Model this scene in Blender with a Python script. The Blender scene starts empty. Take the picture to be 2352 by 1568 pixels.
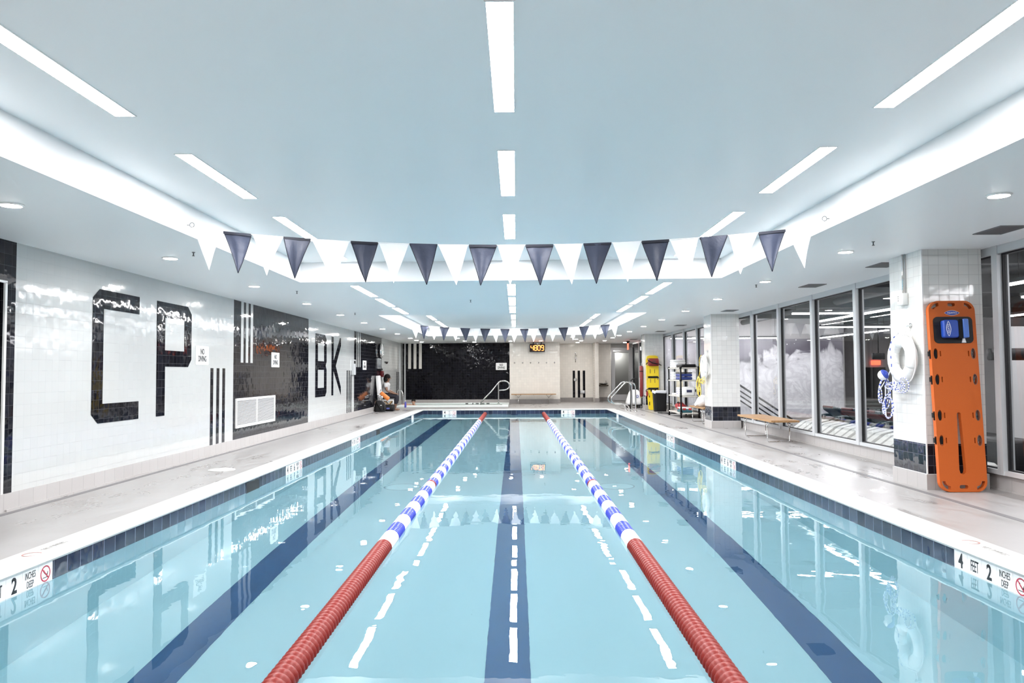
import bpy, bmesh, math, random
from math import sin, cos, pi, sqrt, radians
from mathutils import Vector, Matrix
random.seed(7)
S = bpy.context.scene
COL = S.collection
# ---------------------------------------------------------------- camera
F = 1740.0
yc = Vector(((1185 - 1176) / F, -(857 - 784) / F, -1)).normalized()
zc_ = Vector((1, .0052, 0)).cross(yc)
zc_ = -zc_ if zc_.y < 0 else zc_
zc_.normalize()
xc = yc.cross(zc_)
cam = bpy.data.cameras.new('camera')
cam.sensor_width = 36
cam.lens = F / 2352 * 36
cam.clip_start = .05
co = bpy.data.objects.new('camera', cam)
COL.objects.link(co)
co.matrix_world = Matrix((xc, yc, zc_)).to_4x4()
co.location = (0, 0, 1.2)
S.camera = co
# ---------------------------------------------------------------- world, exposure, render look
w = bpy.data.worlds.new('world')
S.world = w
w.use_nodes = True
w.node_tree.nodes['Background'].inputs[0].default_value = (.5, .55, .6, 1)
w.node_tree.nodes['Background'].inputs[1].default_value = .02
S.view_settings.view_transform = 'Standard'
S.view_settings.look = 'None'
S.view_settings.gamma = 1
S.view_settings.use_curve_mapping = False
S.view_settings.exposure = 0.76
STRIP = 66.0      # radiance of the ceiling light strips
SPOT = 170.0       # radiance of the round downlights
GYM = 46.0        # radiance of the gym's linear lamps
cy = S.cycles
cy.use_denoising = True
cy.use_adaptive_sampling = True
cy.adaptive_threshold = .06
cy.adaptive_min_samples = 16
cy.max_bounces = 8
cy.diffuse_bounces = 4
cy.glossy_bounces = 4
cy.transmission_bounces = 6
cy.transparent_max_bounces = 12
cy.sample_clamp_indirect = 8
cy.blur_glossy = 1.0
cy.caustics_reflective = True
cy.caustics_refractive = True

# ---------------------------------------------------------------- node helpers
class NT:
    def __init__(s, name):
        s.mat = bpy.data.materials.new(name)
        s.mat.use_nodes = True
        s.t = s.mat.node_tree
        s.t.nodes.clear()
        s.out = s.n('OutputMaterial')
    def n(s, typ, **k):
        q = s.t.nodes.new('ShaderNode' + typ)
        for a, b in k.items():
            setattr(q, a, b)
        return q
    def put(s, sock, v):
        if hasattr(v, 'is_output'):
            s.t.links.new(v, sock)
        elif isinstance(v, tuple) and len(v) == 3 and sock.type == 'RGBA':
            sock.default_value = (*v, 1)
        else:
            sock.default_value = v
    def m(s, op, a, b=None, c=None):
        q = s.n('Math', operation=op)
        for i, v in enumerate((a, b, c)):
            if v is not None:
                s.put(q.inputs[i], v)
        return q.outputs[0]
    def mix(s, f, a, b):
        q = s.n('MixRGB')
        s.put(q.inputs[0], f); s.put(q.inputs[1], a); s.put(q.inputs[2], b)
        return q.outputs[0]
    def noise(s, vec, scale, detail=2, rough=.5, dist=0):
        q = s.n('TexNoise')
        if vec is not None: s.t.links.new(vec, q.inputs['Vector'])
        q.inputs['Scale'].default_value = scale
        q.inputs['Detail'].default_value = detail
        q.inputs['Roughness'].default_value = rough
        q.inputs['Distortion'].default_value = dist
        return q.outputs[0]
    def ramp(s, f, *stops):
        q = s.n('ValToRGB')
        e = q.color_ramp.elements
        while len(e) < len(stops): e.new(.5)
        for i, (p, c) in enumerate(stops):
            e[i].position = p
            e[i].color = (*c, 1) if isinstance(c, tuple) else (c, c, c, 1)
        s.put(q.inputs[0], f)
        return q.outputs[0]
    def pos(s):
        return s.n('NewGeometry').outputs['Position']
    def bump(s, h, dist=1., strength=1.):
        q = s.n('Bump')
        q.inputs['Strength'].default_value = strength
        q.inputs['Distance'].default_value = dist
        s.put(q.inputs['Height'], h)
        return q.outputs[0]
    def pbr(s, col, rough=.5, metal=0., normal=None, **k):
        b = s.n('BsdfPrincipled')
        s.put(b.inputs['Base Color'], col)
        s.put(b.inputs['Roughness'], rough)
        b.inputs['Metallic'].default_value = metal
        if normal is not None: s.t.links.new(normal, b.inputs['Normal'])
        for a, v in k.items():
            s.put(b.inputs[a.replace('_', ' ')], v)
        s.t.links.new(b.outputs[0], s.out.inputs[0])
        return s.mat

MATS = {}
def mat(name, col=None, rough=.5, metal=0., grain=0., gscale=60, **k):
    """plain procedural paint / metal / plastic with a faint grain"""
    if name in MATS: return MATS[name]
    t = NT(name)
    nrm = None
    c = col
    if grain:
        nz = t.noise(t.n('TexCoord').outputs['Object'], gscale, 3)
        nrm = t.bump(nz, grain)
        c = t.mix(t.ramp(nz, (.3, 0.), (.7, 1.)), tuple(x * .93 for x in col), tuple(min(1, x * 1.04) for x in col))
    MATS[name] = t.pbr(c, rough, metal, nrm, **k)
    return MATS[name]

def emit(name, col, st):
    t = NT(name)
    e = t.n('Emission')
    t.put(e.inputs[0], col)
    e.inputs[1].default_value = st
    t.t.links.new(e.outputs[0], t.out.inputs[0])
    return t.mat

def tile(name, col, pitch=.104, grout=(.6, .6, .6), gap=.022, rough=.1, tilt=.02, off=(0, 0), var=.03, pillow=.0, vgap=True, **k):
    """square glazed tiles laid on the world grid; every tile sits at its own slight tilt"""
    t = NT(name)
    g = t.n('NewGeometry')
    p = t.n('SeparateXYZ'); t.t.links.new(g.outputs['Position'], p.inputs[0])
    nn = t.n('SeparateXYZ'); t.t.links.new(g.outputs['True Normal'], nn.inputs[0])
    ax, ay, az = (t.m('ABSOLUTE', nn.outputs[i]) for i in range(3))
    X, Y, Z = p.outputs
    u = t.m('ADD', t.m('MULTIPLY', X, t.m('ADD', ay, az)), t.m('MULTIPLY', Y, ax))
    v = t.m('ADD', t.m('MULTIPLY', Z, t.m('SUBTRACT', 1., az)), t.m('MULTIPLY', Y, az))
    u = t.m('ADD', t.m('DIVIDE', u, pitch), 100. + off[0])
    v = t.m('ADD', t.m('DIVIDE', v, pitch), 100. + off[1])
    fu, fv = t.m('FRACT', u), t.m('FRACT', v)
    cu, cv = t.m('FLOOR', u), t.m('FLOOR', v)
    cell = t.n('CombineXYZ')
    t.put(cell.inputs[0], cu); t.put(cell.inputs[1], cv)
    wn = t.n('TexWhiteNoise', noise_dimensions='3D')
    t.t.links.new(cell.outputs[0], wn.inputs['Vector'])
    sp = t.n('SeparateColor'); t.t.links.new(wn.outputs['Color'], sp.inputs[0])
    r, gg, b = sp.outputs[:3]
    eu = t.m('MINIMUM', fu, t.m('SUBTRACT', 1., fu))
    ev = t.m('MINIMUM', fv, t.m('SUBTRACT', 1., fv))
    e = t.m('MINIMUM', eu, ev) if vgap else eu
    gm = t.m('LESS_THAN', e, gap)
    dark = tuple(max(0, x * (1 - var)) for x in col)
    lite = tuple(min(1, x * (1 + var)) for x in col)
    c = t.mix(gm, t.mix(b, dark, lite), grout)
    h = t.m('ADD', t.m('MULTIPLY', t.m('SUBTRACT', r, .5), fu), t.m('MULTIPLY', t.m('SUBTRACT', gg, .5), fv))
    h = t.m('MULTIPLY', h, tilt * pitch)
    soft = t.noise(g.outputs['Position'], 9, 1)
    h = t.m('ADD', h, t.m('MULTIPLY', soft, tilt * .12))
    h = t.m('ADD', h, t.m('MULTIPLY', t.m('SMOOTH_MIN', e, .08, .05), pillow))
    ro = t.m('ADD', t.m('MULTIPLY', gm, .5), rough)
    return t.pbr(c, ro, 0, t.bump(h), **k)

# ---------------------------------------------------------------- mesh helpers
class MB:
    def __init__(s): s.v = []; s.f = []; s.m = []; s.s = []
    def add(s, vs, fs, mi=0, sm=False):
        b = len(s.v)
        s.v += [Vector(x) for x in vs]
        for f in fs:
            s.f.append([b + i for i in f]); s.m.append(mi); s.s.append(sm)
        return s
    def box(s, x0, x1, y0, y1, z0, z1, mi=0, M=None):
        vs = [Vector((x, y, z)) for z in (z0, z1) for y in (y0, y1) for x in (x0, x1)]
        if M is not None: vs = [M @ v for v in vs]
        return s.add(vs, [(0, 2, 3, 1), (4, 5, 7, 6), (0, 1, 5, 4), (2, 6, 7, 3), (0, 4, 6, 2), (1, 3, 7, 5)], mi)
    def quad(s, a, b, c, d, mi=0): return s.add([a, b, c, d], [(0, 1, 2, 3)], mi)
    def rbox(s, x0, x1, y0, y1, z0, z1, r=.02, mi=0, n=4, M=None):
        """box with rounded vertical edges and a softened rim"""
        lp = rrect((x0 + x1) / 2, (y0 + y1) / 2, x1 - x0, y1 - y0, r, n)
        e = min(r * .5, (z1 - z0) * .3)
        rings = []
        for z, k in ((z0, e), (z0 + e, 0), (z1 - e, 0), (z1, e)):
            sx = 1 - 2 * k / (x1 - x0); sy = 1 - 2 * k / (y1 - y0)
            cx, cy_ = (x0 + x1) / 2, (y0 + y1) / 2
            rings.append([Vector((cx + (p[0] - cx) * sx, cy_ + (p[1] - cy_) * sy, z)) for p in lp])
        return s.loft(rings, mi, True, M)
    def loft(s, rings, mi=0, caps=True, M=None, sm=True, closed=True):
        n = len(rings[0])
        vs = [v if M is None else M @ Vector(v) for r in rings for v in r]
        fs = []
        for i in range(len(rings) - 1):
            for j in range(n if closed else n - 1):
                k = (j + 1) % n
                fs.append((i * n + j, i * n + k, (i + 1) * n + k, (i + 1) * n + j))
        s.add(vs, fs, mi, sm)
        if caps:
            b = len(s.v) - len(vs)
            s.f.append([b + i for i in range(n)][::-1]); s.m.append(mi); s.s.append(False)
            s.f.append([b + (len(rings) - 1) * n + i for i in range(n)]); s.m.append(mi); s.s.append(False)
        return s
    def tube(s, pts, r, n=8, mi=0, closed=False, alt=None):
        pts = [Vector(p) for p in pts]
        L = len(pts)
        rs = r if isinstance(r, (list, tuple)) else [r] * L
        up = None; rings = []
        for i in range(L):
            a = pts[(i - 1) % L] if (closed or i > 0) else pts[i]
            b = pts[(i + 1) % L] if (closed or i < L - 1) else pts[i]
            d = (b - a)
            d = d.normalized() if d.length > 1e-9 else Vector((0, 0, 1))
            if up is None:
                up = Vector((0, 0, 1)) if abs(d.z) < .9 else Vector((1, 0, 0))
            side = d.cross(up)
            if side.length < 1e-6: side = d.orthogonal()
            side.normalize()
            up = side.cross(d).normalized()
            rings.append([pts[i] + (side * cos(2 * pi * j / n) + up * sin(2 * pi * j / n)) * rs[i] for j in range(n)])
        if closed: rings.append(rings[0])
        if alt:
            for i in range(len(rings) - 1):
                s.loft(rings[i:i + 2], alt[i % len(alt)], False)
        else:
            s.loft(rings, mi, not closed)
        return s
    def lathe(s, prof, M=None, n=16, mi=0, caps=True):
        rings = [[Vector((r * cos(2 * pi * j / n), r * sin(2 * pi * j / n), h)) for j in range(n)] for r, h in prof]
        return s.loft(rings, mi, caps, M)
    def ball(s, c, r, n=12, mi=0, sc=(1, 1, 1), M=None):
        pr = [(max(1e-4, sin(pi * i / 8)) * r, -cos(pi * i / 8) * r) for i in range(9)]
        T = Matrix.Translation(c) @ Matrix.Diagonal((*sc, 1))
        if M is not None: T = M @ T
        return s.lathe(pr, T, n, mi)
    def plate(s, loops, th, M=None, mi=0):
        """flat outline (first loop) with holes (others) in local xy, extruded th along +z"""
        bm = bmesh.new()
        for lp in loops:
            vv = [bm.verts.new((p[0], p[1], 0)) for p in lp]
            for i in range(len(vv)): bm.edges.new((vv[i], vv[(i + 1) % len(vv)]))
        bmesh.ops.triangle_fill(bm, use_beauty=True, use_dissolve=False, edges=bm.edges[:])
        bm.normal_update()
        for f in bm.faces:
            if f.normal.z < 0: f.normal_flip()
        bm.verts.index_update()
        vs = [v.co.copy() for v in bm.verts]; fs = [[v.index for v in f.verts] for f in bm.faces]
        ed = [(e.verts[0].index, e.verts[1].index, e.link_faces[0]) for e in bm.edges if len(e.link_faces) == 1]
        n = len(vs)
        allv = [Vector((v.x, v.y, 0)) for v in vs] + [Vector((v.x, v.y, th)) for v in vs]
        F2 = [[i + n for i in f] for f in fs] + [f[::-1] for f in fs]
        for a, b, f in ed:
            ids = [v.index for v in f.verts]
            i = ids.index(a)
            if ids[(i + 1) % len(ids)] != b: a, b = b, a
            F2.append([a, b, b + n, a + n])
        bm.free()
        if M is not None: allv = [M @ v for v in allv]
        return s.add(allv, F2, mi)
    def build(s, name, mats, parent=None, o=(0, 0, 0), loc=None):
        me = bpy.data.meshes.new(name)
        o = Vector(o)
        me.from_pydata([v - o for v in s.v], [], s.f)
        for q in (mats if isinstance(mats, (list, tuple)) else [mats]): me.materials.append(q)
        me.polygons.foreach_set('material_index', s.m)
        me.polygons.foreach_set('use_smooth', s.s)
        me.update()
        ob = bpy.data.objects.new(name, me)
        COL.objects.link(ob)
        if parent is not None: ob.parent = parent
        else: ob.location = o if loc is None else loc
        return ob

def rrect(cx, cy_, w_, h_, r, n=5):
    r = min(r, w_ / 2 - 1e-4, h_ / 2 - 1e-4)
    out = []
    for sx, sy, a0 in ((1, 1, 0), (-1, 1, 90), (-1, -1, 180), (1, -1, 270)):
        for i in range(n + 1):
            a = radians(a0 + 90 * i / n)
            out.append((cx + sx * (w_ / 2 - r) + r * cos(a), cy_ + sy * (h_ / 2 - r) + r * sin(a)))
    return out
def ell(cx, cy_, a, b, n=20): return [(cx + a * cos(2 * pi * i / n), cy_ + b * sin(2 * pi * i / n)) for i in range(n)]

def smooth_path(pts, k=5):
    """Catmull-Rom through pts"""
    P = [Vector(p) for p in pts]; P = [P[0] * 2 - P[1]] + P + [P[-1] * 2 - P[-2]]
    out = []
    for i in range(1, len(P) - 2):
        for j in range(k):
            t = j / k
            a, b, c, d = P[i - 1:i + 3]
            out.append(.5 * ((2 * b) + (c - a) * t + (2 * a - 5 * b + 4 * c - d) * t * t + (3 * b - a - 3 * c + d) * t ** 3))
    return out + [P[-2]]

def tag(o, label=None, cat=None, group=None, kind=None):
    if label: o['label'] = label
    if cat: o['category'] = cat
    if group: o['group'] = group
    if kind: o['kind'] = kind
    return o
def thing(name, label, cat, loc, rot=(0, 0, 0), group=None):
    o = bpy.data.objects.new(name, None)
    o.empty_display_size = .1
    COL.objects.link(o)
    o.location = loc; o.rotation_euler = rot
    return tag(o, label, cat, group)
def dup(root, loc, label, rot=None):
    r = root.copy(); COL.objects.link(r); r.location = loc
    if rot is not None: r.rotation_euler = rot
    r['label'] = label
    for ch in root.children:
        c = ch.copy(); COL.objects.link(c); c.parent = r
        for g in ch.children:
            d = g.copy(); COL.objects.link(d); d.parent = c
    return r
def struct(o): o['kind'] = 'structure'; return o

def words(txt, size, m, parent, M, name='lettering', xs=.62, th=.0012, bold=0.):
    """lettering as real raised mesh, standing in local xy of M"""
    cu = bpy.data.curves.new('txt', 'FONT')
    cu.body = txt; cu.size = size; cu.align_x = 'CENTER'; cu.align_y = 'CENTER'; cu.extrude = th
    cu.offset = bold; cu.resolution_u = 3; cu.space_line = .9
    ob = bpy.data.objects.new('txt', cu); COL.objects.link(ob)
    dg = bpy.context.evaluated_depsgraph_get(); dg.update()
    me = bpy.data.meshes.new_from_object(ob.evaluated_get(dg))
    bpy.data.objects.remove(ob); bpy.data.curves.remove(cu)
    me.transform(M @ Matrix.Diagonal((xs, 1, 1, 1)))
    me.materials.clear(); me.materials.append(m)
    o = bpy.data.objects.new(name, me); COL.objects.link(o); o.parent = parent
    return o
def frame_m(origin, ex, ey):
    ex = Vector(ex).normalized(); ey = Vector(ey).normalized(); ez = ex.cross(ey)
    return Matrix.Translation(origin) @ Matrix((ex, ey, ez)).transposed().to_4x4()

def skin(name, nodes, edges, m, parent, o, sub=1):
    """one continuous surface grown round connected joints"""
    o = Vector(o); ks = list(nodes)
    me = bpy.data.meshes.new(name)
    me.from_pydata([Vector(nodes[k][0]) - o for k in ks], [(ks.index(a), ks.index(b)) for a, b in edges], [])
    ob = bpy.data.objects.new(name, me); COL.objects.link(ob)
    sk = ob.modifiers.new('skin', 'SKIN'); sk.use_smooth_shade = True
    for i, k in enumerate(ks):
        r = nodes[k][1]
        me.skin_vertices[0].data[i].radius = r if isinstance(r, tuple) else (r, r)
        me.skin_vertices[0].data[i].use_root = (i == 0)
    ss = ob.modifiers.new('sub', 'SUBSURF'); ss.levels = ss.render_levels = sub
    dg = bpy.context.evaluated_depsgraph_get(); dg.update()
    m2 = bpy.data.meshes.new_from_object(ob.evaluated_get(dg))
    bpy.data.objects.remove(ob)
    m2.materials.clear(); m2.materials.append(m)
    for p in m2.polygons: p.use_smooth = True
    ob = bpy.data.objects.new(name, m2); COL.objects.link(ob); ob.parent = parent
    return ob
ORD = ['first', 'second', 'third', 'fourth', 'fifth', 'sixth', 'seventh', 'eighth', 'ninth', 'tenth', 'eleventh', 'twelfth']
# ---------------------------------------------------------------- materials
white_tile = tile('white_tile', (.50, .51, .505), grout=(.40, .405, .405), gap=.018, tilt=.014, off=(0, .0), var=.012)
black_tile = tile('black_tile', (.008, .0085, .013), grout=(.045, .045, .05), gap=.014, rough=.05, tilt=.014, var=.5, Specular_IOR_Level=.23)
black_wall_tile = tile('black_wall_tile', (.005, .005, .008), grout=(.03, .03, .033), gap=.014, rough=.05, tilt=.03, var=.4, Specular_IOR_Level=.2)
beige_tile = tile('beige_tile', (.80, .765, .71), grout=(.62, .59, .55), gap=.016, tilt=.014)
base_tile = tile('base_tile', (.42, .40, .392), pitch=.205, grout=(.33, .315, .31), gap=.012, rough=.3, tilt=.006, off=(.3, .2), vgap=False)
base_dark = tile('base_tile_grey', (.29, .27, .26), pitch=.205, grout=(.22, .2, .2), gap=.012, rough=.3, tilt=.006, off=(.1, .2), vgap=False)
navy_tile = tile('navy_tile', (.017, .026, .058), pitch=.155, grout=(.16, .19, .25), gap=.02, rough=.12, tilt=.02, off=(.0, .13), var=.35)
col_grey = tile('column_tile', (.72, .72, .70), pitch=.1024, grout=(.50, .50, .49), gap=.02, tilt=.016, off=(.6, .65))
col_black = tile('column_black_tile', (.012, .014, .022), pitch=.1024, grout=(.1, .1, .12), gap=.02, rough=.06, tilt=.03, off=(.6, .65), var=.5)
wall_paint = mat('wall_paint', (.78, .80, .80), .6, grain=.0004)
alu = mat('brushed_aluminium', (.60, .615, .63), .38, .25, grain=.0002, gscale=200)
steel = mat('polished_steel', (.68, .68, .67), .16, 1.)
black_pl = mat('black_plastic', (.005, .005, .006), .45, Specular_IOR_Level=.3)
white_pl = mat('white_plastic', (.84, .84, .83), .35)
rubber = mat('dark_rubber', (.02, .02, .02), .7)
gasket = mat('gasket_black', (.006, .006, .008), .5)
sign_white = mat('sign_white', (.86, .86, .86), .35)
sign_black = mat('sign_black', (.01, .01, .012), .4)
sign_red = mat('sign_red', (.45, .04, .07), .4)
wood = None
def _wood():
    t = NT('bench_wood')
    p = t.n('TexCoord').outputs['Object']
    mp = t.n('Mapping'); t.t.links.new(p, mp.inputs[0]); mp.inputs['Scale'].default_value = (40, 1.5, 40)
    nz = t.noise(mp.outputs[0], 1.5, 4, .6, 1.)
    return t.pbr(t.ramp(nz, (.3, (.27, .14, .06)), (.7, (.46, .28, .125))), .42, 0, t.bump(nz, .0006))
wood = _wood()
def _ceil():
    t = NT('ceiling_paint')
    nz = t.noise(t.pos(), 1.2, 2)
    c = t.mix(nz, (.90, .90, .90), (.915, .915, .915))
    return t.pbr(c, .42, 0, t.bump(t.noise(t.pos(), 2.2, 1), .0012), Specular_IOR_Level=.35)
ceil_m = _ceil()
def _deck():
    t = NT('deck_tile')
    p = t.pos()
    s = t.n('SeparateXYZ'); t.t.links.new(p, s.inputs[0])
    fu = t.m('FRACT', t.m('ADD', t.m('DIVIDE', s.outputs[0], .305), 100.1))
    fv = t.m('FRACT', t.m('ADD', t.m('DIVIDE', s.outputs[1], .61), 100.2))
    e = t.m('MINIMUM', t.m('MULTIPLY', t.m('MINIMUM', fu, t.m('SUBTRACT', 1., fu)), .5), t.m('MINIMUM', fv, t.m('SUBTRACT', 1., fv)))
    gm = t.m('LESS_THAN', e, .004)
    mp = t.n('Mapping'); t.t.links.new(p, mp.inputs[0]); mp.inputs['Scale'].default_value = (3.2, 1.3, 1)
    blot = t.noise(mp.outputs[0], .9, 5, .62, .6)
    patch = t.noise(p, .33, 2)
    wet = t.m('MULTIPLY', t.ramp(blot, (.46, 0.), (.66, 1.)), t.ramp(patch, (.40, 0.), (.56, 1.)))
    c = t.mix(t.noise(p, 3, 3), (.315, .305, .302), (.37, .36, .356))
    c = t.mix(gm, c, (.33, .315, .305))
    c = t.mix(t.m('MULTIPLY', wet, .7), c, (.20, .185, .175))
    ro = t.m('SUBTRACT', .42, t.m('MULTIPLY', wet, .22))
    return t.pbr(c, ro, 0, t.bump(t.noise(p, 30, 2), .0006))
deck_m = _deck()
coping_m = mat('coping_stone', (.60, .61, .595), .4, grain=.0006, gscale=25)
plaster = mat('pool_plaster', (.42, .65, .715), .6)
lane_m = mat('lane_line_tile', (.013, .07, .185), .4, grain=.0004, gscale=20)
drain_m = mat('drain_grey', (.17, .165, .17), .5)
def _water(name, tint, amp, foam=0):
    t = NT(name)
    p = t.pos()
    a = t.noise(p, 1.6, 2, .5, .4)
    b = t.noise(p, 7., 2)
    calm = t.ramp(t.noise(p, .45, 1), (.42, .12), (.68, 1.))
    h = t.m('ADD', t.m('MULTIPLY', a, .0042), t.m('MULTIPLY', t.m('MULTIPLY', b, calm), .0014))
    g = t.n('BsdfGlass')
    t.put(g.inputs['Color'], tint)
    g.inputs['Roughness'].default_value = 0
    g.inputs['IOR'].default_value = 1.333
    t.t.links.new(t.bump(h, amp), g.inputs['Normal'])
    t.t.links.new(g.outputs[0], t.out.inputs[0])
    return t.mat
water_m = _water('pool_water', (.93, .985, 1.), .42)
tub_water_m = _water('tub_water', (.95, .99, .98), 1.)
def _glass(name, tint, ior):
    t = NT(name)
    fr = t.n('Fresnel')
    bf = t.n('NewGeometry').outputs['Backfacing']
    t.put(fr.inputs[0], t.m('ADD', t.m('MULTIPLY', t.m('SUBTRACT', 1., bf), ior), t.m('MULTIPLY', bf, 1 / ior)))
    tr = t.n('BsdfTransparent'); t.put(tr.inputs[0], tint)
    gl = t.n('BsdfGlossy'); gl.inputs['Roughness'].default_value = .0
    mx = t.n('MixShader')
    t.t.links.new(fr.outputs[0], mx.inputs[0]); t.t.links.new(tr.outputs[0], mx.inputs[1]); t.t.links.new(gl.outputs[0], mx.inputs[2])
    t.t.links.new(mx.outputs[0], t.out.inputs[0])
    return t.mat
pane_m = _glass('window_glass', (.86, .89, .89), 1.62)
strip_e = emit('strip_diffuser', (1., .985, .99), STRIP)
spot_e = emit('downlight_lens', (1., .97, .93), SPOT)
gym_e = emit('gym_lamp', (1., .96, 1.), GYM)

# ---------------------------------------------------------------- floor, pool, ceiling
def zc(x): return 2.430 + .0047 * x
XL, XR = -4.53, 4.87
PX0, PX1, PY0, PY1 = -3.10, 3.03, 2.2, 25.3        # pool
HX0, HX1, HY0, HY1 = -4.1, -0.5, 27.62, 29.75      # hot tub water
CP = .26
b = MB()
def slab(x0, x1, y0, y1):
    b.box(x0, x1, y0, y1, -.12, 0)
a0, a1, c0, c1 = PX0 - CP, PX1 + CP, PY0 - CP, PY1 + CP
slab(XL, XR, -3, c0); slab(XL, a0, c0, c1); slab(a1, XR, c0, c1); slab(XL, XR, c1, HY0)
slab(XL, HX0, HY0, HY1); slab(HX1, XR, HY0, HY1); slab(XL, XR, HY1, 33)
struct(b.build('floor', deck_m))
# narrow slot drains in the deck
for nm, x in (('trim_1', -4.44), ('trim_2', 4.04)):
    struct(MB().box(x - .032, x + .032, -3, 30.1 if x < 0 else 31, -.004, .003).build(nm, drain_m))
# coping: bullnose kerb swept round the pool
prof = [(-CP, -.1), (-CP, .004), (-.03, .012), (-.005, .010), (.014, .001), (.022, -.012), (.016, -.026), (0, -.033), (-.03, -.034), (-.03, -.1)]
b = MB(); rings = []
for sx, sy, x, y in ((-1, -1, PX0, PY0), (1, -1, PX1, PY0), (1, 1, PX1, PY1), (-1, 1, PX0, PY1)):
    rings.append([Vector((x - sx * d, y - sy * d, z)) for d, z in prof])
b.loft(rings + [rings[0]], 0, False, sm=False)
struct(b.build('pool_coping', coping_m))
# basin: navy waterline tile, pale plaster below, dark lane lines and wall targets
D = -1.42; ZT, ZB = -.034, -.335
b = MB()
loop = [(PX0, PY0), (PX1, PY0), (PX1, PY1), (PX0, PY1)]
for i in range(4):
    (x0, y0), (x1, y1) = loop[i], loop[(i + 1) % 4]
    b.quad((x1, y1, -.18), (x0, y0, -.18), (x0, y0, 0), (x1, y1, 0), 1)
    b.quad((x1, y1, D), (x0, y0, D), (x0, y0, -.18), (x1, y1, -.18), 0)
b.quad((PX0, PY0, D), (PX1, PY0, D), (PX1, PY1, D), (PX0, PY1, D), 0)
LN = (-2.15, -.06, 1.98)
for x in LN:
    b.box(x - .14, x + .14, PY0 + .8, PY1 - 1.5, D, D + .004, 2)
    b.box(x - .5, x + .5, PY1 - 1.64, PY1 - 1.36, D, D + .005, 2)
    b.box(x - .46, x + .46, PY1 - .006, PY1, -.62, -.42, 2)
    b.box(x - .11, x + .11, PY1 - .007, PY1, -.85, -.19, 2)
struct(b.build('pool_basin', [plaster, navy_tile, lane_m]))
for x, side in ((-1.57, 'left'), (1.37, 'right')):
    o = thing('floor_drain', 'faint round drain ring on the pool floor under the %s lane' % side, 'drain', (x, 10.5, D), group='drains in the pool floor')
    MB().plate([ell(0, 0, .255, .255, 32), ell(0, 0, .235, .235, 32)], .004).build('rim', mat('drain_ring', (.16, .33, .40), .5), o)
    MB().plate([ell(0, 0, .234, .234, 32)], .003).build('cover', mat('drain_cover', (.53, .78, .84), .5), o)
b = MB().quad((PX0, PY0, -.15), (PX1, PY0, -.15), (PX1, PY1, -.15), (PX0, PY1, -.15))
tag(b.build('pool_water', water_m), 'still clear blue water filling the lane pool', 'water', kind='stuff')
# ceiling: low soffit with two raised fields
RX0, RX1, RY1, SY0, SY1, RZ = -2.85, 2.72, 9.98, 15.7, 24.55, .262
b = MB()
def soff(x0, x1, y0, y1, dz=0.):
    b.quad((x0, y0, zc(x0) + dz), (x0, y1, zc(x0) + dz), (x1, y1, zc(x1) + dz), (x1, y0, zc(x1) + dz))
soff(XL - 1.4, RX0, -3, 33); soff(RX1, XR + .16, -3, 33)
soff(RX0, RX1, RY1, SY0); soff(RX0, RX1, SY1, 33); soff(RX0, RX1, -3, -2)
for y0, y1 in ((-2, RY1), (SY0, SY1)):
    soff(RX0, RX1, y0, y1, RZ)
    for x in (RX0, RX1):
        z = zc(x)
        b.quad((x, y0, z), (x, y1, z), (x, y1, z + RZ), (x, y0, z + RZ))
    for y in (y0, y1):
        b.quad((RX0, y, zc(RX0)), (RX1, y, zc(RX1)), (RX1, y, zc(RX1) + RZ), (RX0, y, zc(RX0) + RZ))
struct(b.build('ceiling', ceil_m))
# ---------------------------------------------------------------- left wall
PAN = [(6.70, 6.82, 1), (6.82, 12.13, 0), (12.13, 16.52, 1), (16.52, 21.2, 0), (21.2, 25.55, 1), (25.55, 30.35, 0)]
b = MB()
H2 = 2.44
for y0, y1, k in PAN: b.box(XL - .12, XL, y0, y1, 0, H2, k)
b.box(XL - .12, XL, -3, 5.2, 0, H2, 0); b.box(XL - .12, XL, 5.2, 6.70, 2.03, H2, 1)
def stripes(ys, z0, z1, k, wd):
    for y in ys: b.box(XL, XL + .003, y, y + wd, z0, z1, k)
stripes((11.22, 11.45, 11.68), .16, 1.30, 1, .104)
stripes((12.45, 12.675, 12.90), 1.40, H2 - .03, 0, .115)
stripes((20.28, 20.51, 20.74), .16, 1.30, 1, .11)
stripes((21.50, 21.72, 21.95), 1.40, H2 - .03, 0, .115)
stripes((28.72, 29.0, 29.27), .16, 1.28, 1, .13)
struct(b.build('wall_left', [white_tile, black_tile]))
b = MB().box(XL, XL + .012, 6.72, 30.2, 0, .158).box(XL, XL + .03, 6.72, 30.2, 0, .018)
struct(b.build('baseboard_left', base_tile))
b = MB().box(XL - .012, XL + .006, 6.672, 6.70, .16, 2.03).box(XL - .012, XL + .006, 5.2, 6.70, 2.025, 2.045)
struct(b.build('trim_3', mat('trim_white', (.82, .83, .82), .4)))
b = MB().box(XL - .05, XL + .012, 6.655, 6.72, 0, .16)
struct(b.build('trim_4', base_tile))
dark = mat('dark_opening', (.01, .01, .011), .6)
b = MB().box(XL - 1.3, XL - .13, 5.0, 5.1, 0, H2).box(XL - 1.3, XL - 1.2, 5.0, 7.2, 0, H2).box(XL - 1.3, XL - .13, 7.1, 7.2, 0, H2).box(XL - 1.3, XL - .12, 5.0, 7.2, -.05, 0)
struct(b.build('wall_alcove', dark))

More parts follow.
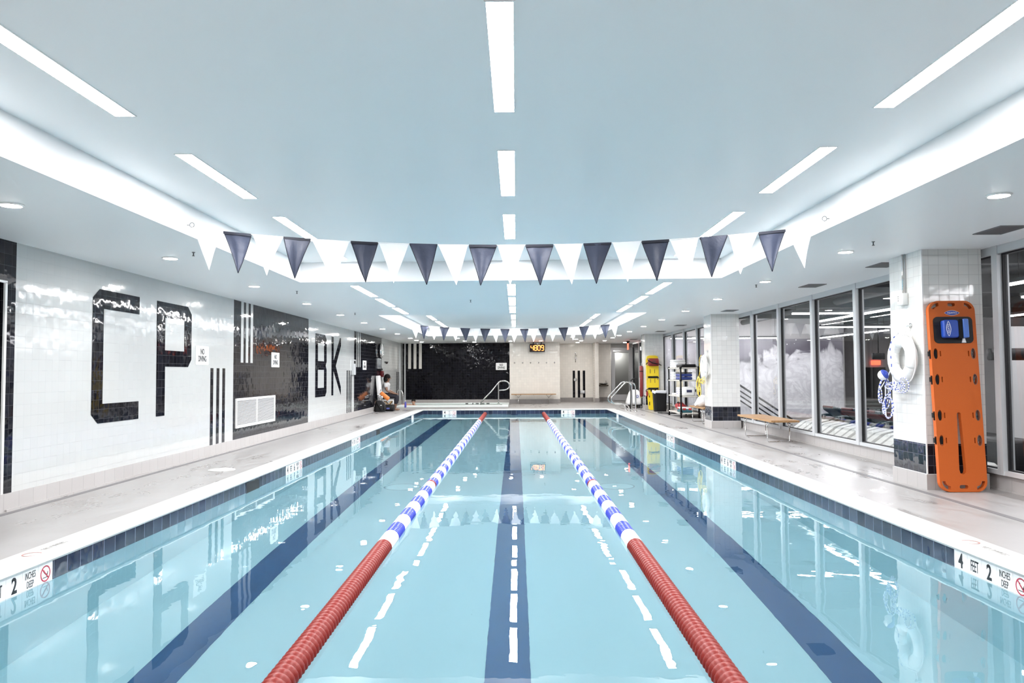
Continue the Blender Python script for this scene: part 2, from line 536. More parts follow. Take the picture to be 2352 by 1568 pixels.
# giant tiled initials on the left wall (local x runs along +Y of the room, local y up)
WL = frame_m((XL + .001, 0, 0), (0, 1, 0), (0, 0, 1))
def letter(name, loops, label):
    o = MB().plate(loops, .004, WL).build(name, black_tile, o=(XL, loops[0][0][0], loops[0][0][1]))
    tag(o, label, 'letter', 'giant black letters on the left wall')
letter('letter_c', [[(8.2, 2.14), (9.07, 2.14), (9.07, 1.93), (8.285, 1.93), (8.285, .89), (9.08, .89), (9.08, .68), (8.2, .68), (8.07, .78), (8.07, 2.04)]],
       'giant black tiled letter C, nearest on the white wall')
letter('letter_p', [[(9.52, 2.14), (10.42, 2.14), (10.54, 2.04), (10.54, 1.41), (10.44, 1.31), (9.755, 1.31), (9.755, .68), (9.53, .68)],
                    [(9.745, 1.94), (9.745, 1.52), (10.32, 1.52), (10.32, 1.94)]], 'giant black tiled letter P beside the no diving sign on the white wall')
letter('letter_b', [[(17.09, 2.13), (17.95, 2.13), (18.1, 2.02), (18.1, 1.50), (18.01, 1.405), (18.1, 1.31), (18.1, .78), (17.98, .68), (17.09, .68)],
                    [(17.3, 1.92), (17.3, 1.505), (17.87, 1.505), (17.87, 1.92)], [(17.3, 1.305), (17.3, .885), (17.87, .885), (17.87, 1.305)]],
       'giant black tiled letter B on the farther white wall panel')
letter('letter_k', [[(18.59, 2.13), (18.8, 2.13), (18.8, 1.53), (19.48, 2.13), (19.58, 2.13), (19.58, 1.93), (19.02, 1.405), (19.58, .87), (19.58, .67), (18.78, 1.29), (18.78, .68), (18.59, .68)]],
       'giant black tiled letter K on the farther white wall panel')

# ---------------------------------------------------------------- rear walls
b = MB()
b.box(XL - .1, -.25, 30.35, 30.45, 0, H2, 1)
for x in (-4.315, -4.10, -3.885): b.box(x, x + .115, 30.347, 30.35, 1.40, H2, 2)
b.box(-.25, 1.752, 30.2, 32.2, 0, H2, 2)
b.box(1.752, 3.38, 31.9, 32.5, 0, H2, 2)
b.box(3.235, 3.385, 31., 31.9, 0, H2, 2); b.box(3.385, 4.05, 32.3, 32.5, 0, H2, 2)
b.box(4.05, 5.05, 32.6, 32.7, 2.29, 2.55, 3); b.box(4.05, 5.05, 32.9, 33., 0, 2.55, 3)
for x in (2.385, 2.595, 2.81): b.box(x, x + .1, 31.897, 31.9, .16, 1.30, 1)
struct(b.build('wall_rear', [white_tile, black_wall_tile, beige_tile, mat('lintel_grey', (.42, .40, .39), .35)]))
b = MB()
b.box(XL, -.25, 30.33, 30.35, 0, .165, 0)
b.box(-.262, 1.764, 30.188, 30.2, 0, .17, 1); b.box(1.752, 1.764, 30.2, 31.9, 0, .17, 1)
b.box(1.764, 3.235, 31.885, 31.9, 0, .17, 1); b.box(3.223, 3.397, 30.988, 31., 0, .17, 1); b.box(3.385, 4.05, 32.285, 32.3, 0, .17, 1)
struct(b.build('baseboard_rear', [base_tile, base_dark]))
b = MB().box(-4.46, -4.41, 30.25, 30.35, 0, 2.42).box(-4.53, -4.50, 29.5, 29.56, 0, 2.42)
struct(b.build('trim_5', alu))
struct(MB().box(XL - 2, XR + 3, -3.1, -3, 0, 2.8).build('wall_back', wall_paint))

# ---------------------------------------------------------------- columns along the windows
for i, (x0, y0, dx, dy) in enumerate(((4.17, 7.76, .61, .67), (4.21, 16.35, .61, .6), (4.17, 24.5, .6, .52))):
    b = MB()
    b.box(x0, x0 + dx, y0, y0 + dy, .46, 2.47, 0)
    b.box(x0, x0 + dx, y0, y0 + dy, .155, .46, 1)
    b.box(x0 - .012, x0 + dx + .012, y0 - .012, y0 + dy + .012, 0, .155, 2)
    b.box(x0 - .004, x0 + .008, y0 - .004, y0 + .008, .155, 2.47, 3)
    b.box(x0 - .003, x0 + dx + .003, y0 - .003, y0 + dy + .003, .15, .158, 3)
    struct(b.build('column', [col_grey, col_black, base_tile, mat('edge_trim', (.85, .86, .86), .25)], o=(x0, y0, 0)))

# ---------------------------------------------------------------- glazed right wall
b = MB().box(XR, XR + .14, -3, 32.6, -.9, .165)
struct(b.build('wall_right', base_tile))
struct(MB().box(XR - .012, XR, -3, 32.6, 0, .02).build('baseboard_right', base_tile))
MY = [12.34 + 1.58 * k for k in range(-9, 13)]
for i in range(len(MY) - 1):
    y0, y1 = MY[i], MY[i + 1]
    o = (XR, y0, .165)
    b = MB()
    b.box(XR - .06, XR + .06, y0 - .045, y0 + .045, .165, 2.46)
    b.box(XR - .05, XR + .06, y0 + .045, y1 - .045, .165, .212)
    b.box(XR - .05, XR + .06, y0 + .045, y1 - .045, 2.372, 2.46)
    fr = struct(b.build('window_%d' % (i + 1), alu, o=o))
    b = MB()
    for q in ((y0 + .045, y0 + .065, .212, 2.372), (y1 - .065, y1 - .045, .212, 2.372), (y0 + .065, y1 - .065, .212, .224), (y0 + .065, y1 - .065, 2.356, 2.372)):
        b.box(XR - .012, XR + .03, *q)
    b.build('gasket', gasket, fr, o)
    MB().quad((XR, y1 - .05, .215), (XR, y0 + .05, .215), (XR, y0 + .05, 2.37), (XR, y1 - .05, 2.37)).build('pane', pane_m, fr, o)

# ---------------------------------------------------------------- lamps
fix_m = mat('fixture_edge', (.9, .9, .9), .5)
def strip(x, y0, y1, dz, label, group):
    L = y1 - y0; z = zc(x) + dz
    o = thing('ceiling_light', label, 'light', (x, (y0 + y1) / 2, z), group=group)
    w2 = .055
    b = MB()
    for q in ((-w2 - .008, -w2, -L / 2, L / 2), (w2, w2 + .008, -L / 2, L / 2), (-w2 - .008, w2 + .008, -L / 2 - .008, -L / 2), (-w2 - .008, w2 + .008, L / 2, L / 2 + .008)):
        b.box(*q, -.004, .0)
    b.build('frame', fix_m, o)
    MB().quad((-w2, -L / 2, -.003), (-w2, L / 2, -.003), (w2, L / 2, -.003), (w2, -L / 2, -.003)).build('diffuser', strip_e, o)
ROWS = ((-2.225, 'left'), (-.058, 'middle'), (2.10, 'right'))
for x, side in ROWS:
    for k, (y0, y1) in enumerate(((.94, 2.22), (2.98, 4.26), (5.02, 6.30), (7.06, 8.34), (8.95, 9.7))):
        lb = 'bright light strip at the near end of the %s row in the front ceiling field' % side if k == 0 else \
             'bright light strip in the %s row of the front ceiling field, %s from camera' % (side, ORD[k - 1])
        strip(x, y0, y1, RZ, lb, 'light strips in the front ceiling field')
    for k, (y0, y1) in enumerate(((10.41, 11.88), (12.25, 13.62), (13.92, 15.32))):
        strip(x, y0, y1, 0, 'bright light strip in the %s row across the lowered ceiling band, %s from camera' % (side, ORD[k]), 'light strips on the lowered band')
    for k, (y0, y1) in enumerate(((16.0, 17.1), (17.5, 18.8), (19.3, 20.85), (21.4, 22.75), (23.0, 24.2))):
        strip(x, y0, y1, RZ, 'small bright light strip in the %s row of the rear ceiling field, %s from camera' % (side, ORD[k]), 'light strips in the rear ceiling field')
lens_m = spot_e
def spot(x, y, label):
    o = thing('downlight', label, 'downlight', (x, y, zc(x)), group='round downlights in the soffit')
    MB().lathe([(.085, -.004), (.085, .0)], n=20).lathe([(.07, -.012), (.085, -.004)], n=20, caps=False).build('trim_ring', white_pl, o)
    MB().add([(.068 * cos(2 * pi * i / 20), .068 * sin(2 * pi * i / 20), -.0125) for i in range(20)], [tuple(range(20))[::-1]]).build('lens', lens_m, o)
for x, side, ys in ((-3.57, 'left', (2.84, 5.30, 7.78, 10.30, 12.9, 15.38, 17.8, 20.25, 22.8, 25.6, 27.2, 28.7)),
                    (3.43, 'right', (2.86, 5.34, 7.84, 10.38, 12.83, 15.27, 17.76, 20.3, 22.8, 25.1, 26.8, 29.2))):
    for k, y in enumerate(ys):
        lb = 'small round downlight in the soffit beside the %s row nearest the camera' % side if k == 0 else \
             'small round downlight in the %s soffit, %s along from the camera' % (side, ORD[k - 1])
        spot(x, y, lb)
for k, (x, y) in enumerate(((-2.0, 26.0), (-1.9, 28.2), (-1.6, 29.3), (1.95, 25.9), (2.2, 27.6), (2.5, 30.6), (4.5, 31.2), (-.2, 28.7), (.95, 28.8), (2.5, 29.0))):  # the last three are added fill lights that brighten the rear wall and niche
    spot(x, y, ['round downlight over the hot tub nearest the pool', 'round downlight over the middle of the hot tub', 'round downlight close to the black rear wall',
                'round downlight over the deck before the rear bench', 'round downlight over the deck behind the right lane', 'round downlight lighting the shower niche', 'round downlight before the frosted door', 'added fill downlight above the end of the rear bench nearest the hot tub', 'added fill downlight above the rear bench under the digital clock', 'added fill downlight over the deck in front of the shower niche'][k])
# ---------------------------------------------------------------- depth markers on the waterline
def no_dive(parent, M, r):
    MB().plate([ell(0, 0, r, r, 28), ell(0, 0, r * .84, r * .84, 28)], .0015, M).build('warning_ring', sign_red, parent)
    f = MB()
    f.plate([ell(-.30 * r, .32 * r, .13 * r, .13 * r, 12)], .0012, M)
    f.plate([[(-.22 * r, .30 * r), (.30 * r, -.12 * r), (.44 * r, .22 * r), (.52 * r, .18 * r), (.40 * r, -.28 * r), (.28 * r, -.36 * r), (-.30 * r, .12 * r)]], .0012, M)
    f.plate([[(-.55 * r, -.44 * r), (.5 * r, -.44 * r), (.5 * r, -.52 * r), (-.55 * r, -.52 * r)]], .0012, M)
    f.build('diver_pictogram', sign_black, parent)
    a = Matrix.Rotation(radians(-45), 4, 'Z')
    MB().box(-r * .86, r * .86, -r * .08, r * .08, 0, .0018, 0, M @ a).build('warning_slash', sign_red, parent)
def marker(loc, ex, cells, label):
    """a row of white tiles set in the waterline, 0.155 m each, with black figures"""
    n = len(cells); p = .155
    o = thing('depth_marker', label, 'depth marker', loc, group='depth markers on the waterline')
    R = frame_m((0, 0, 0), ex, (0, 0, 1))
    b = MB()
    for i in range(n):
        b.box(-n * p / 2 + i * p + .001, -n * p / 2 + (i + 1) * p - .001, -.155, .0, .001, .005, 0, R)
    b.build('tiles', sign_white, o)
    for i, c in enumerate(cells):
        x = -n * p / 2 + (i + .5) * p
        T = R @ Matrix.Translation((x, -.066, .005))
        if c == '!': no_dive(o, T, .052)
        elif '\n' in c: words(c, .062, sign_black, o, T, xs=.50)
        elif len(c) == 1: words(c, .135, sign_black, o, T, 'numeral', xs=.78, bold=.0035)
        else: words(c, .105, sign_black, o, T, xs=.40, bold=.001)
    return o
zt = -.030
A2 = ['4', 'FEET', '2', 'INCHES\nDEEP', '!']; A6 = ['4', 'FEET', '6', 'INCHES\nDEEP', '!']
marker((PX1, 4.927, zt), (0, -1, 0), A2, 'large white depth marker reading 4 feet 2 inches on the right pool edge')
marker((PX1, 10.92, zt), (0, -1, 0), A6, 'white 4 feet 6 inches depth marker on the right pool edge before the wooden bench')
marker((PX1, 14.96, zt), (0, -1, 0), A6, 'small far depth marker on the right pool edge, opposite the tiled column')
marker((PX0, 4.705, zt), (0, 1, 0), A2, 'large white depth marker reading 2 inches deep on the left pool edge')
marker((PX0, 10.61, zt), (0, 1, 0), A6, 'white 4 feet 6 inches depth marker on the left pool edge by the dark skimmer')
marker((PX0, 14.69, zt), (0, 1, 0), A6, 'small far depth marker on the left pool edge below the letter B')
marker((-2.22, PY1 - .001, zt), (1, 0, 0), ['4', 'FEET\nDEEP', '!'], 'white depth marker with a 4 on the far pool wall, left one')
marker((1.73, PY1 - .001, zt), (1, 0, 0), ['4', 'FEET\nDEEP', '!'], 'white depth marker with a 4 on the far pool wall, right one')
for i, (x, s, t) in enumerate(((PX0, 1, 'left'), (PX1, -1, 'right'))):
    o = MB().box(min(x, x + s * .004), max(x, x + s * .004), 22.5, 22.95, -.5, -.032).build('edge_panel', sign_white, o=(x, 22.7, -.032))
    tag(o, 'narrow white tile strip at the far end of the %s pool edge' % t, 'tile strip')
for i, (y0, y1) in enumerate(((8.73, 9.17), (16.82, 17.28))):
    o = thing('skimmer', ['dark rectangular skimmer mouth in the left pool edge, nearer one', 'dark rectangular skimmer mouth in the left pool edge, farther one'][i], 'skimmer', (PX0, (y0 + y1) / 2, -.1), group='pool skimmers')
    MB().box(0, .002, -(y1 - y0) / 2, (y1 - y0) / 2, -.12, .065).build('opening', gasket, o)
    b = MB(); h = (y1 - y0) / 2
    for q in ((-h - .008, -h, -.12, .07), (h, h + .008, -.12, .07), (-h, h, .06, .07)): b.box(0, .004, *q)
    b.build('frame', navy_tile, o)
# worn markings on the coping and a round deck cover
worn_red = mat('worn_red', (.42, .22, .20), .6); worn_grey = mat('worn_grey', (.36, .35, .34), .6)
for (x, y, s, lb) in ((3.16, 5.35, -1, 'faded red no diving marking on the coping at the right depth marker'), (-3.24, 5.1, 1, 'faded marking on the coping at the left depth marker'), (3.16, 11.3, -1, 'faded marking on the coping at the middle right depth marker')):
    o = thing('coping_marking', lb, 'marking', (x, y, .0085), group='worn markings on the coping')
    K = frame_m((0, 0, 0), (0, s, 0), (-s, 0, 0)) if True else None
    MB().plate([ell(0, 0, .06, .06, 24), ell(0, 0, .05, .05, 24)], .0012, K).build('ring', worn_red, o)
    words('NO DIVING', .07, worn_grey, o, K @ Matrix.Translation((.26, 0, 0)), xs=.7)
o = thing('deck_cover', 'round white skimmer cover set in the left deck', 'cover', (-3.72, 9.6, 0.0))
MB().lathe([(.15, .001), (.15, .008), (.14, .011), (.05, .012)], n=28).build('lid', white_pl, o)
MB().plate([ell(0, 0, .165, .165, 28), ell(0, 0, .151, .151, 28)], .006).build('collar', coping_m, o)
# ---------------------------------------------------------------- lane ropes
red_m = mat('float_red', (.20, .013, .008), .38, Specular_IOR_Level=.35)
blue_m = mat('float_blue', (.035, .055, .50), .3)
wht_m = mat('float_white', (.86, .86, .86), .3)
def rope(x, label):
    o = thing('lane_rope', label, 'lane rope', (x, PY0, -.14), group='lane ropes')
    RM = Matrix.Rotation(-pi / 2, 4, 'X')
    def sect(y0, y1, m, nm, lab=None):
        n = max(2, round((y1 - y0) / .05)); p = (y1 - y0) / n
        prof = [(.012, y0 - PY0)]
        for i in range(n):
            a = y0 - PY0 + i * p
            prof += [(.048, a + .001), (.063, a + p * .2), (.067, a + p * .5), (.063, a + p * .8), (.048, a + p - .001)]
        prof.append((.012, y1 - PY0))
        b = MB().lathe(prof, RM, 18)
        q = b.build(nm, m, o)
        if lab: q['label'] = lab
    sect(PY0 + .06, 5.93, red_m, 'float_section', 'red floats')
    y = 5.93
    k = 0
    while y < 20.1:
        sect(y, y + .345, wht_m, 'float_section', 'white floats'); y += .352
        if k in (4, 15): sect(y, y + .10, red_m, 'float_section', 'red floats'); sect(y + .10, y + .345, blue_m, 'float_section', 'blue floats')
        else: sect(y, y + .345, blue_m, 'float_section', 'blue floats')
        y += .352; k += 1
    sect(y, y + .345, wht_m, 'float_section', 'white floats'); y += .352
    sect(y, PY1 - .12, red_m, 'float_section', 'red floats')
    MB().tube([(0, .0, .0), (0, PY1 - PY0, .0)], .006, 6).build('cable', steel, o)
rope(-1.03, 'left lane rope of red, white and blue floats')
rope(.915, 'right lane rope of red, white and blue floats')

# ---------------------------------------------------------------- pennant lines
def cloth(name, col, dk):
    t = NT(name)
    nz = t.noise(t.n('TexCoord').outputs['Object'], 14, 3)
    d = t.n('BsdfPrincipled'); t.put(d.inputs['Base Color'], col); d.inputs['Roughness'].default_value = .55
    t.t.links.new(t.bump(nz, .006), d.inputs['Normal'])
    tr = t.n('BsdfTranslucent'); t.put(tr.inputs[0], col)
    mx = t.n('MixShader'); mx.inputs[0].default_value = dk
    t.t.links.new(d.outputs[0], mx.inputs[1]); t.t.links.new(tr.outputs[0], mx.inputs[2]); t.t.links.new(mx.outputs[0], t.out.inputs[0])
    return t.mat
flag_w = cloth('pennant_white', (.74, .75, .76), .35)
flag_n = cloth('pennant_navy', (.030, .038, .068), .04)
hem_m = mat('pennant_hem', (.006, .008, .018), .7)
def pennants(y, xs, zs, drop, seed, label):
    rnd = random.Random(seed)
    o = thing('pennant_line', label, 'pennant line', (0, y, zs[len(zs) // 2]), group='pennant lines over the pool')
    O = (0, y, zs[len(zs) // 2])
    N = len(xs) - 1
    zL, zR = zc(RX0) + .085, zc(RX1) + .08
    pts = [(RX0 + .035, y + .02, zL)] + [(xs[i], y, zs[i]) for i in range(N + 1)] + [(RX1 - .035, y + .02, zR)]
    MB().tube(pts, .003, 6).build('cord', wht_m, o, O)
    for x, s, z in ((RX0, 1, zL), (RX1, -1, zR)):
        b = MB().tube([(x, y + .02, z), (x + s * .022, y + .02, z)], .0035, 6)
        b.tube([(x + s * (.042 - .02 * cos(a)), y + .02, z + .02 * sin(a)) for a in [i * 2 * pi / 14 for i in range(14)]], .003, 6, closed=True)
        b.build('eye_hook', mat('hook_metal', (.25, .25, .25), .3, 1.), o, O)
    for i in range(N):
        navy = i % 2 == 1
        x0, x1 = xs[i] + .004, xs[i + 1] - .004; z0, z1 = zs[i], zs[i + 1]
        tw = rnd.uniform(-.05, .05); ph = rnd.uniform(0, 6); curl = rnd.uniform(-.02, .05)
        tx = (x0 + x1) / 2 + rnd.uniform(-.03, .03)
        b = MB(); n, R_ = 8, 14; vs = []
        for r in range(R_ + 1):
            t = r / R_
            for c in range(n + 1):
                u = c / n
                sx = x0 + (x1 - x0) * u; sz = z0 + (z1 - z0) * u
                px = sx * (1 - t) + tx * t + curl * max(0, t - .7) * (1 if i % 4 == 1 else .2)
                pz = sz * (1 - t) + ((z0 + z1) / 2 - drop) * t
                dy = .012 * sin(u * 9 + ph) * (1 - t) * min(1, t * 3) + tw * (u - .5) * t * (1 - t) * 2 + .012 * sin(t * 4 + ph)
                vs.append((px, y + dy, pz))
        fs = [(r * (n + 1) + c, r * (n + 1) + c + 1, (r + 1) * (n + 1) + c + 1, (r + 1) * (n + 1) + c) for r in range(R_) for c in range(n)]
        b.add(vs, fs, 0, True)
        q = b.build('pennant', flag_n if navy else flag_w, o, O)
        q['label'] = 'navy triangular pennant' if navy else 'white triangular pennant'
        if navy:
            h = MB()
            h.box(0, 1, -.003, .003, -.018, .004, 0, Matrix(((x1 - x0, 0, 0, x0), (0, 1, 0, y), (z1 - z0, 0, 1, z0), (0, 0, 0, 1))))
            for e in (0, n):
                h.tube([vs[r * (n + 1) + e] for r in range(R_ + 1)], .0035, 5)
            h.build('hem', hem_m, q, O)
R1 = [-2.655, -2.413, -2.175, -1.916, -1.682, -1.36, -1.128, -.873, -.638, -.385, -.148, .081, .318, .558, .795, 1.038, 1.27, 1.514, 1.748, 1.998, 2.228, 2.46]
s_ = 6.5 / 6.2
def sag(xs, zl, zm): return [zm + (zl - zm) * ((x + .03) / 2.72) ** 2 for x in xs]
R1 = [x * s_ for x in R1]
R1[4] -= .0
pennants(6.5, R1, [z - 0 for z in sag(R1, 2.462, 2.305)], .35, 3, 'near line of navy and white triangular pennants across the pool')
R2 = [x * 19.73 / 20.3 for x in (-2.835, -2.566, -2.332, -2.039, -1.782, -1.49, -1.221, -.952, -.683, -.414, -.157, .112, .345, .614, .871, 1.151, 1.408, 1.701, 1.969, 2.273, 2.53, 2.76)]
pennants(19.73, R2, sag(R2, 2.48, 2.352), .35, 9, 'far line of small navy and white triangular pennants')

# ---------------------------------------------------------------- things on the left wall and rear walls
def plate_sign(loc, ex, wd, ht, label):
    o = thing('no_diving_sign', label, 'sign', loc, group='no diving signs')
    R = frame_m((0, 0, 0), ex, (0, 0, 1))
    MB().plate([rrect(0, 0, wd, ht, .012)], .006, R @ Matrix.Translation((0, 0, .001))).build('panel', sign_white, o)
    words('NO\nDIVING', ht * .42, sign_black, o, R @ Matrix.Translation((0, 0, .0075)), xs=.74 * wd / .44, bold=.0035)
EX = (0, 1, 0)
plate_sign((XL, 10.91, 1.48), EX, .44, .27, 'white no diving sign beside the giant letter P')
plate_sign((XL, 14.24, 1.475), EX, .46, .275, 'white no diving sign on the black panel above the grille')
plate_sign((XL, 22.65, 1.465), EX, .52, .275, 'white no diving sign on the far black panel of the left wall')
plate_sign((-.583, 30.35, 1.478), (1, 0, 0), .437, .283, 'white no diving sign on the black rear wall')
o = thing('wall_grille', 'wide white louvred air grille low on the black wall panel', 'air grille', (XL, 13.21, .575))
b = MB()
for q in ((-.99, -.955, -.24, .24), (.955, .99, -.24, .24), (-.955, .955, .205, .24), (-.955, .955, -.24, -.205), (-.012, .012, -.205, .205)): b.box(.001, .022, *q)
b.build('frame', white_pl, o)
for a, c in ((-.955, -.012), (.012, .955)):
    b = MB()
    for i in range(20):
        z = -.205 + (i + .5) * .41 / 20
        b.add([(.003, a, z + .005), (.003, c, z + .005), (.016, c, z - .0045), (.016, a, z - .0045), (.003, a, z + .0035), (.003, c, z + .0035), (.016, c, z - .006), (.016, a, z - .006)],
              [(0, 1, 2, 3), (7, 6, 5, 4), (3, 2, 6, 7), (1, 0, 4, 5)], 0)
    b.build('louvres', mat('grille_paint', (.62, .62, .62), .5), o)
MB().box(.0005, .002, -.955, .955, -.205, .205).build('backing', gasket, o)
o = thing('control_panel', 'narrow silver control box at the edge of the white wall', 'control box', (XL, 21.05, 1.39))
MB().box(.001, .05, -.15, .15, -.21, .21).build('housing', alu, o)
MB().box(.05, .054, -.11, .11, .10, .18).build('display', black_pl, o)
RX = Matrix.Rotation(pi / 2, 4, 'Y')
o = thing('pace_clock', 'round silver pace clock on the far black wall panel', 'clock', (XL, 25.2, 1.98))
MB().lathe([(.22, .001), (.235, .02), (.235, .09), (.215, .1), (.212, .085)], RX, 32, caps=False).build('rim', steel, o)
MB().lathe([(.001, .08), (.213, .08)], RX, 32, caps=False).build('dial', sign_white, o)
b = MB(); b.box(.082, .086, -.006, .006, -.03, .17); b.box(.082, .086, -.12, .02, -.006, .006)
b.build('hands', sign_black, o)
o = thing('hose_rack', 'grey tubular bracket below the pace clock', 'bracket', (XL, 25.0, 1.58))
b = MB()
for y in (-.3, -.12, .1, .28): b.tube([(.02, y, -.2), (.02, y, .13)], .012, 6)
for z in (-.19, .12): b.tube([(.02, -.32, z), (.02, .3, z)], .012, 6)
for y in (-.3, .28): b.tube([(.001, y, .1), (.02, y, .1)], .01, 6)
b.build('frame', alu, o); MB().box(.005, .1, -.2, .2, -.26, -.2).build('tray', black_pl, o)
o = thing('alarm_box', 'small dark red box under the bracket on the black wall', 'alarm box', (XL, 25.35, 1.2))
MB().rbox(.001, .1, -.1, .1, -.1, .1, .01).build('case', mat('alarm_red', (.12, .012, .014), .4), o)
MB().box(.1, .11, -.04, .04, -.03, .03).build('handle', black_pl, o)
o = thing('wall_valve', 'small dark tap bracket on the far white left wall', 'tap', (XL, 26.3, 1.61))
MB().tube([(.001, -.2, 0), (.05, -.2, 0), (.05, .25, .01)], .016, 8).build('arm', gasket, o)
MB().ball((.05, -.02, -.02), .04, 10).build('knob', gasket, o)

# rear wall: six hooks
hk = None
for i, x in enumerate((-.054, .267, .582, .901, 1.219, 1.539)):
    lb = 'small steel robe hook on the beige rear wall, %s from the left' % ORD[i]
    if hk is None:
        hk = thing('robe_hook', lb, 'hook', (x, 30.2, 1.617), group='robe hooks above the rear bench')
        MB().lathe([(.03, 0.001), (.03, .012), (.012, .016)], Matrix.Rotation(pi / 2, 4, 'X'), 14).build('base_plate', steel, hk)
        MB().tube(smooth_path([(0, -.014, 0), (0, -.05, -.005), (0, -.075, .012), (0, -.08, .035)], 3), .009, 8).build('prong', steel, hk)
    else: dup(hk, (x, 30.2, 1.617), lb)
# scoreboard clock
o = thing('digital_clock', 'hanging black digital clock with glowing orange figures 4809', 'digital clock', (.851, 30.02, 2.2))
MB().rbox(-.30, .30, -.04, .04, -.155, .155, .012, M=None).build('case', black_pl, o)
b = MB()
for x in (-.16, .16): b.box(x - .015, x + .015, -.02, .02, .155, zc(.85) - 2.2)
b.build('bracket', black_pl, o)
MB().box(-.28, .28, -.0415, -.04, -.135, .135).build('screen', mat('clock_screen', (.02, .004, .003), .15), o)
led = emit('clock_led', (1., .25, .05), 4.5)
SEG = {'4': 'bcfg', '8': 'abcdefg', '0': 'abcdef', '9': 'abcdfg'}
def digit(ch, cx):
    b = MB(); wd, ht, t = .092, .2, .021
    y = -.0425
    pos = {'a': (0, ht / 2, 1), 'g': (0, 0, 1), 'd': (0, -ht / 2, 1), 'f': (-wd / 2, ht / 4, 0), 'b': (wd / 2, ht / 4, 0), 'e': (-wd / 2, -ht / 4, 0), 'c': (wd / 2, -ht / 4, 0)}
    for s in SEG[ch]:
        x, z, h = pos[s]
        L = wd / 2 - .003 if h else ht / 4 - .003
        if h: lp = [(x - L, z), (x - L + t / 2, z + t / 2), (x + L - t / 2, z + t / 2), (x + L, z), (x + L - t / 2, z - t / 2), (x - L + t / 2, z - t / 2)]
        else: lp = [(x, z - L), (x - t / 2, z - L + t / 2), (x - t / 2, z + L - t / 2), (x, z + L), (x + t / 2, z + L - t / 2), (x + t / 2, z - L + t / 2)]
        b.add([(cx + p, y, q) for p, q in lp], [tuple(range(6))[::-1]])
    b.build('digit', led, o)
for c, x in zip('4809', (-.205, -.068, .068, .205)): digit(c, x)
# shower in the niche
o = thing('wall_shower', 'steel shower head and round valve in the beige niche', 'shower', (2.51, 31.9, 1.9))
b = MB(); b.lathe([(.035, .001), (.035, .012)], Matrix.Translation((0, 0, .13)) @ Matrix.Rotation(pi / 2, 4, 'X'), 14)
b.tube(smooth_path([(0, -.01, .13), (0, -.09, .14), (0, -.15, .07)], 4), .014, 8)
b.build('arm', steel, o)
MB().lathe([(.014, .0), (.05, -.05), (.05, -.065)], Matrix.Translation((0, -.15, .07)), 16).build('shower_head', steel, o)
MB().lathe([(.028, .001), (.028, .06), (.02, .07)], Matrix.Translation((0, 0, -.08)) @ Matrix.Rotation(pi / 2, 4, 'X'), 12).tube([(0, -.05, -.09), (0, -.05, -.25)], .02, 8).build('hand_piece', steel, o)
MB().lathe([(.075, .001), (.075, .012), (.05, .02)], Matrix.Translation((-.01, 0, -.98)) @ Matrix.Rotation(pi / 2, 4, 'X'), 20).tube([(-.01, -.02, -.98), (-.01, -.06, -.98), (.04, -.07, -1.02)], .014, 8).build('valve', steel, o)
o = thing('soap_ledge', 'small brushed steel box low on the shower wall', 'soap ledge', (2.79, 31.9, .4))
MB().rbox(-.09, .09, -.1, -.001, -.06, .06, .01).build('box', alu, o)
MB().box(-.1, .1, -.11, -.001, .06, .07).build('lid', alu, o)
# drinking fountain
o = thing('drinking_fountain', 'wall mounted steel drinking fountain beside the frosted door', 'drinking fountain', (3.7, 32.3, .7))
MB().rbox(-.2, .2, -.35, -.001, -.06, .0, .03).build('shelf', mat('dark_bronze', (.09, .075, .06), .35, .7), o)
MB().lathe([(.1, .0), (.16, .03), (.2, .075), (.19, .08), (.12, .04), (.001, .035)], Matrix.Translation((0, -.19, 0)), 20, caps=False).build('basin', steel, o)
MB().tube([(.12, -.1, .06), (.12, -.1, .15), (.1, -.13, .17)], .016, 8).build('spout', steel, o)
# frosted door
o = tag(thing('door_1', 'frosted glass door in a pale metal frame at the rear right', 'door', (4.55, 32.6, 0)), kind='structure')
b = MB()
for q in ((-.45, -.36, 0, 2.27), (.36, .47, 0, 2.27), (-.36, .36, 2.15, 2.27)): b.box(q[0], q[1], -.03, .05, q[2], q[3])
b.box(-.36, -.29, -.01, .04, .02, 2.13); b.box(.30, .36, -.01, .04, .02, 2.13); b.box(-.29, .30, -.01, .04, 2.08, 2.13); b.box(-.29, .30, -.01, .04, .02, .27)
b.build('frame', mat('door_frame', (.55, .55, .56), .4, .4), o)
def _frost():
    t = NT('frosted_glass')
    d = t.n('BsdfPrincipled'); t.put(d.inputs['Base Color'], (.10, .10, .09)); d.inputs['Roughness'].default_value = .3
    tr = t.n('BsdfTranslucent'); t.put(tr.inputs[0], (.75, .76, .74))
    mx = t.n('MixShader'); mx.inputs[0].default_value = .55
    t.t.links.new(d.outputs[0], mx.inputs[1]); t.t.links.new(tr.outputs[0], mx.inputs[2]); t.t.links.new(mx.outputs[0], t.out.inputs[0])
    return t.mat
MB().quad((-.29, .015, .27), (.30, .015, .27), (.30, .015, 2.08), (-.29, .015, 2.08)).build('pane', _frost(), o)
b = MB().tube([(.33, -.01, 1.25), (.33, -.06, 1.22), (.33, -.06, .9), (.33, -.01, .87)], .012, 8)
b.build('handle', steel, o)
# the corridor lamp behind the frosted door
o = tag(thing('corridor_lamp', 'bright ceiling lamp glowing through the frosted door', 'lamp', (4.28, 32.74, 2.2)))
MB().box(-.1, .1, -.05, .05, .0, .04).build('housing', white_pl, o)
MB().quad((-.09, -.045, -.002), (-.09, .045, -.002), (.09, .045, -.002), (.09, -.045, -.002)).build('diffuser', emit('corridor_glow', (1, 1, .97), 160.), o)
